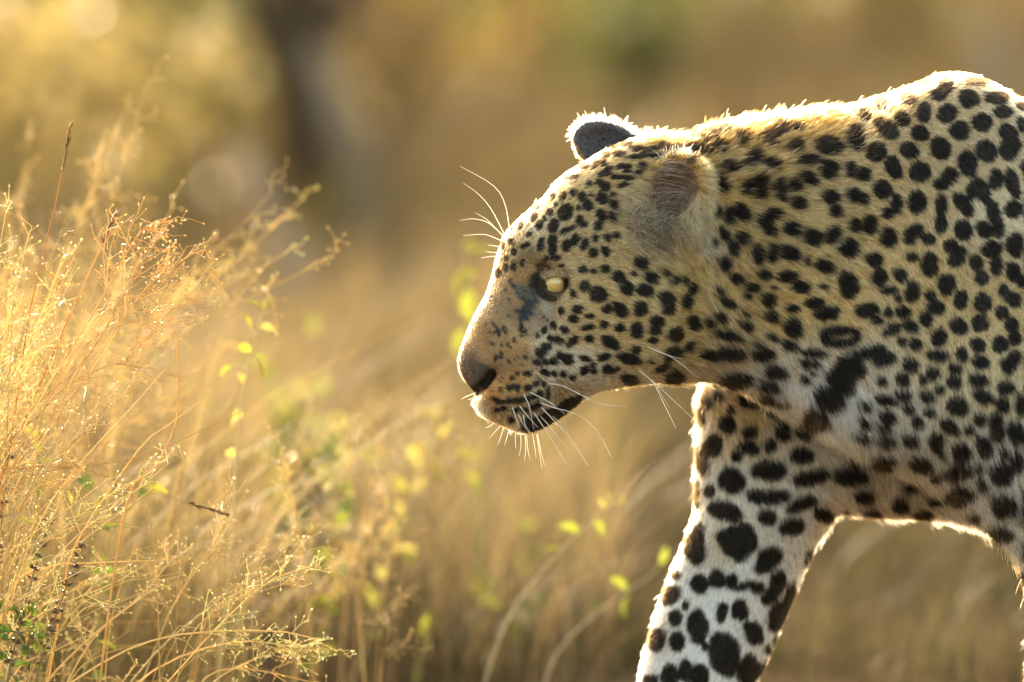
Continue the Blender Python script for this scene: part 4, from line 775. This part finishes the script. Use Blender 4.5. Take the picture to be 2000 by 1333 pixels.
# ---- herb with brown seed whorls, bottom left
hb_ = P(20, 1560, -.09); herb = empty('seeding_herb', (hb_[0], -.09, 0), 'herb with brown husk whorls and dark green leaves at the tuft foot', 'herb')
hoff = np.array(herb.location); r = np.random.default_rng(5)
for pts_ in (((10, 1500), (15, 1330), (50, 1180), (95, 1010)), ((-30, 1500), (-20, 1300), (-5, 1100), (18, 880)), ((40, 1500), (70, 1330), (110, 1200), (165, 1060))):
    q = curve3([P(x, y, -.09+r.normal(0, .008)) for x, y in pts_], 24); v, f = tube(q, np.linspace(.0014, .0006, 24), 5)
    st = mesh_obj('stem', v-hoff, f, bark_m, herb, np.tile(np.array((.24, .18, .08)), (len(v), 1))); parts = []
    for t_ in np.linspace(.42, 1, 20):
        i = min(int(t_*23), 22); c_ = q[i]*.5+q[i+1]*.5; ax_ = q[i+1]-q[i]; ax_ /= np.linalg.norm(ax_)
        for k in range(7):
            d_ = r.normal(0, 1, 3); d_ -= ax_*(d_ @ ax_); d_ /= np.linalg.norm(d_); c0 = c_+d_*.001+ax_*r.uniform(-.002, .002)
            v, f = seed_grain(c0, d_+ax_*.5, r.uniform(.0045, .0075), r.uniform(.0010, .0018)); parts.append((v, f, np.array((.22, .09, .05) if r.random() < .55 else (.42, .30, .16))*r.uniform(.6, 1.3)))
    v, f, c_ = merge(parts); mesh_obj('seed_head', v-hoff, f, seed_m, st, c_)['kind'] = 'stuff'
for k in range(44):
    a = P(r.uniform(-20, 75), r.uniform(1190, 1320), -.09+r.normal(0, .012)); put_leaf(herb, a, r.normal(0, 1, 3)+np.array([.3, 0, .3]), r.uniform(.010, .02), r.uniform(.006, .011), int(r.choice([2, 4, 0])), r)

# ---- background shrubs, dead trunk and limbs (far out of focus)
def shrub(px_, py_, Y, w_, h_, n, pal, label, leafsize=.03, seed=0, name='shrub'):
    rr = np.random.default_rng(seed+900); b0 = P(px_, py_, Y); base = np.array([b0[0], Y, 0]); e = empty(name, base, label, 'shrub', 'shrubs on the ground behind the leopard')
    tips = []; st = []
    for k in range(7):
        a = rr.uniform(0, 6.28); tip = np.array([math.cos(a)*w_*.5*rr.uniform(.3, 1), math.sin(a)*w_*.5*rr.uniform(.3, 1), h_*rr.uniform(.55, 1)]); tips.append(tip)
        q = curve3([np.array([0, 0, -.02]), tip*np.array([.35, .35, .5]), tip], 8); v, f = tube(q, np.linspace(.012, .003, 8)*max(1, h_), 5); mesh_obj('stem', v, f, bark_m, e, np.tile(np.array((.16, .11, .07)), (len(v), 1)))
    tips = np.array(tips); ci = rr.integers(0, 7, n); c = tips[ci]*rr.uniform(.5, 1.02, (n, 1))+rr.normal(0, 1, (n, 3))*np.array([w_, w_, h_])*.13; c[:, 2] = np.maximum(c[:, 2], .03)
    d1 = rr.normal(0, 1, (n, 3)); d1 /= np.linalg.norm(d1, axis=1)[:, None]; d2 = np.cross(d1, rr.normal(0, 1, (n, 3))); d2 /= np.linalg.norm(d2, axis=1)[:, None]; s_ = leafsize*rr.uniform(.6, 1.3, (n, 1))
    v = np.stack([c-d1*s_, c-d2*s_*.4, c+d1*s_, c+d2*s_*.4], 1).reshape(-1, 3); f = np.arange(4*n).reshape(n, 4)
    pal = np.array(pal); col_ = pal[rr.integers(0, len(pal), n)]*rr.uniform(.65, 1.35, (n, 1)); o = mesh_obj('foliage', v, f, leaf_m, e, np.repeat(col_, 4, 0), False); o['kind'] = 'stuff'; return e
OL = [(.10, .115, .024), (.155, .15, .034), (.12, .10, .03)]; DG = [(.05, .08, .018), (.085, .105, .025)]; YL = [(.25, .19, .045), (.20, .18, .04)]; RU = [(.17, .10, .04), (.14, .09, .04)]
shrub(60, 150, 7.0, .7, .55, 900, [(.34, .27, .10), (.28, .22, .08)], 'straw yellow shrub in front of the dark olive one', .03, 1)
shrub(210, 90, 9.5, .8, .75, 1100, OL+DG, 'dark olive shrub behind the straw yellow one', .03, 2)
shrub(340, 340, 9.0, .28, .30, 350, YL, 'small yellow green shrub on open soil', .025, 3)
shrub(760, 70, 10.5, .75, .62, 900, YL+RU, 'rusty yellow shrub beside the dead trunk', .03, 4)
shrub(440, 120, 11.5, .7, .55, 600, RU+OL, 'reddish brown shrub on the far side of the dead trunk', .03, 5)
shrub(1100, 60, 15.0, .9, .55, 1100, DG+OL, 'dark green shrub far behind the leopard head', .03, 6)
shrub(1230, 170, 13.0, .5, .35, 500, DG+OL, 'low dark green shrub nearer than its tall neighbour', .03, 7)
shrub(980, 20, 17.0, .9, .5, 800, OL, 'olive shrub at the edge of the open ground', .03, 8)
shrub(1480, 20, 18.0, 1.2, .5, 900, YL+OL, 'wide yellow olive shrub above the leopard neck', .03, 9)
shrub(1760, 60, 16.0, .7, .45, 600, RU+OL, 'brown shrub above the leopard shoulder', .03, 10)
shrub(1320, 60, 16.0, 1.0, .5, 900, OL+DG, 'wide olive shrub between the dark green and the yellow ones', .03, 12)
shrub(1930, 20, 18.5, 1.0, .5, 700, OL+RU, 'olive brown shrub past the bleached upright branch', .03, 13)
shrub(640, 1020, 1.9, .22, .26, 260, [(.16, .20, .04), (.30, .30, .06)], 'knee high green shrub in the golden grass', .016, 11)
def limb(pts_, r0, r1, label, col, name='dead_branch', cat='branch'):
    q = curve3([np.array(p_) for p_ in pts_], 14); b0 = q[0].copy(); v, f = tube(q-b0, np.linspace(r0, r1, 14)*(1+.15*np.sin(np.arange(14)*2.1)), 9)
    o = mesh_obj(name, v, f, bark_m, None, np.tile(np.array(col), (len(v), 1))); o.location = b0; return tag(o, label, cat)
def gp(px_, py_, Y): return P(px_, py_, Y)
a = P(610, 420, 9.0); dt = empty('dead_tree', (a[0], 9.0, 0), 'dark brown dead tree standing among shrubs', 'tree'); doff = np.array(dt.location)
for nm, pts_, r0, r1 in (('trunk', [(a[0], 9.0, -.05), tuple(P(600, 280, 9.05)), tuple(P(590, 120, 9.1)), tuple(P(575, -150, 9.2))], .085, .06), ('branch', [tuple(P(598, 260, 9.05)), tuple(P(560, 150, 9.0)), tuple(P(500, 40, 9.1)), tuple(P(470, -60, 9.1))], .04, .025), ('branch', [tuple(P(592, 140, 9.08)), tuple(P(640, 60, 9.1)), tuple(P(690, -40, 9.2))], .04, .03)):
    q = curve3([np.array(p_) for p_ in pts_], 12); v, f = tube(q, np.linspace(r0, r1, 12)*(1+.12*np.sin(np.arange(12)*2.3)), 9); mesh_obj(nm, v-doff, f, bark_m, dt, np.tile(np.array((.055, .032, .014)), (len(v), 1)))
a = P(740, 470, 8.6); limb([(a[0], 8.6, -.01), tuple(P(700, 340, 8.65)), tuple(P(655, 220, 8.75)), tuple(P(620, 110, 8.9))], .034, .026, 'pale dead limb leaning against the dark trunk', (.16, .12, .075))
a = P(600, 600, 6.6); limb([(a[0], 6.6, .0), tuple(P(560, 500, 6.7)), tuple(P(500, 380, 6.9)), tuple(P(470, 300, 7.1))], .030, .018, 'slanting bleached branch stuck in the bare soil', (.19, .135, .085))
a = P(1960, 330, 11.0); limb([(a[0], 11.0, 0), tuple(P(1950, 180, 11)), tuple(P(1925, 60, 11.1))], .03, .02, 'bleached upright branch beyond the leopard shoulder', (.24, .19, .125))
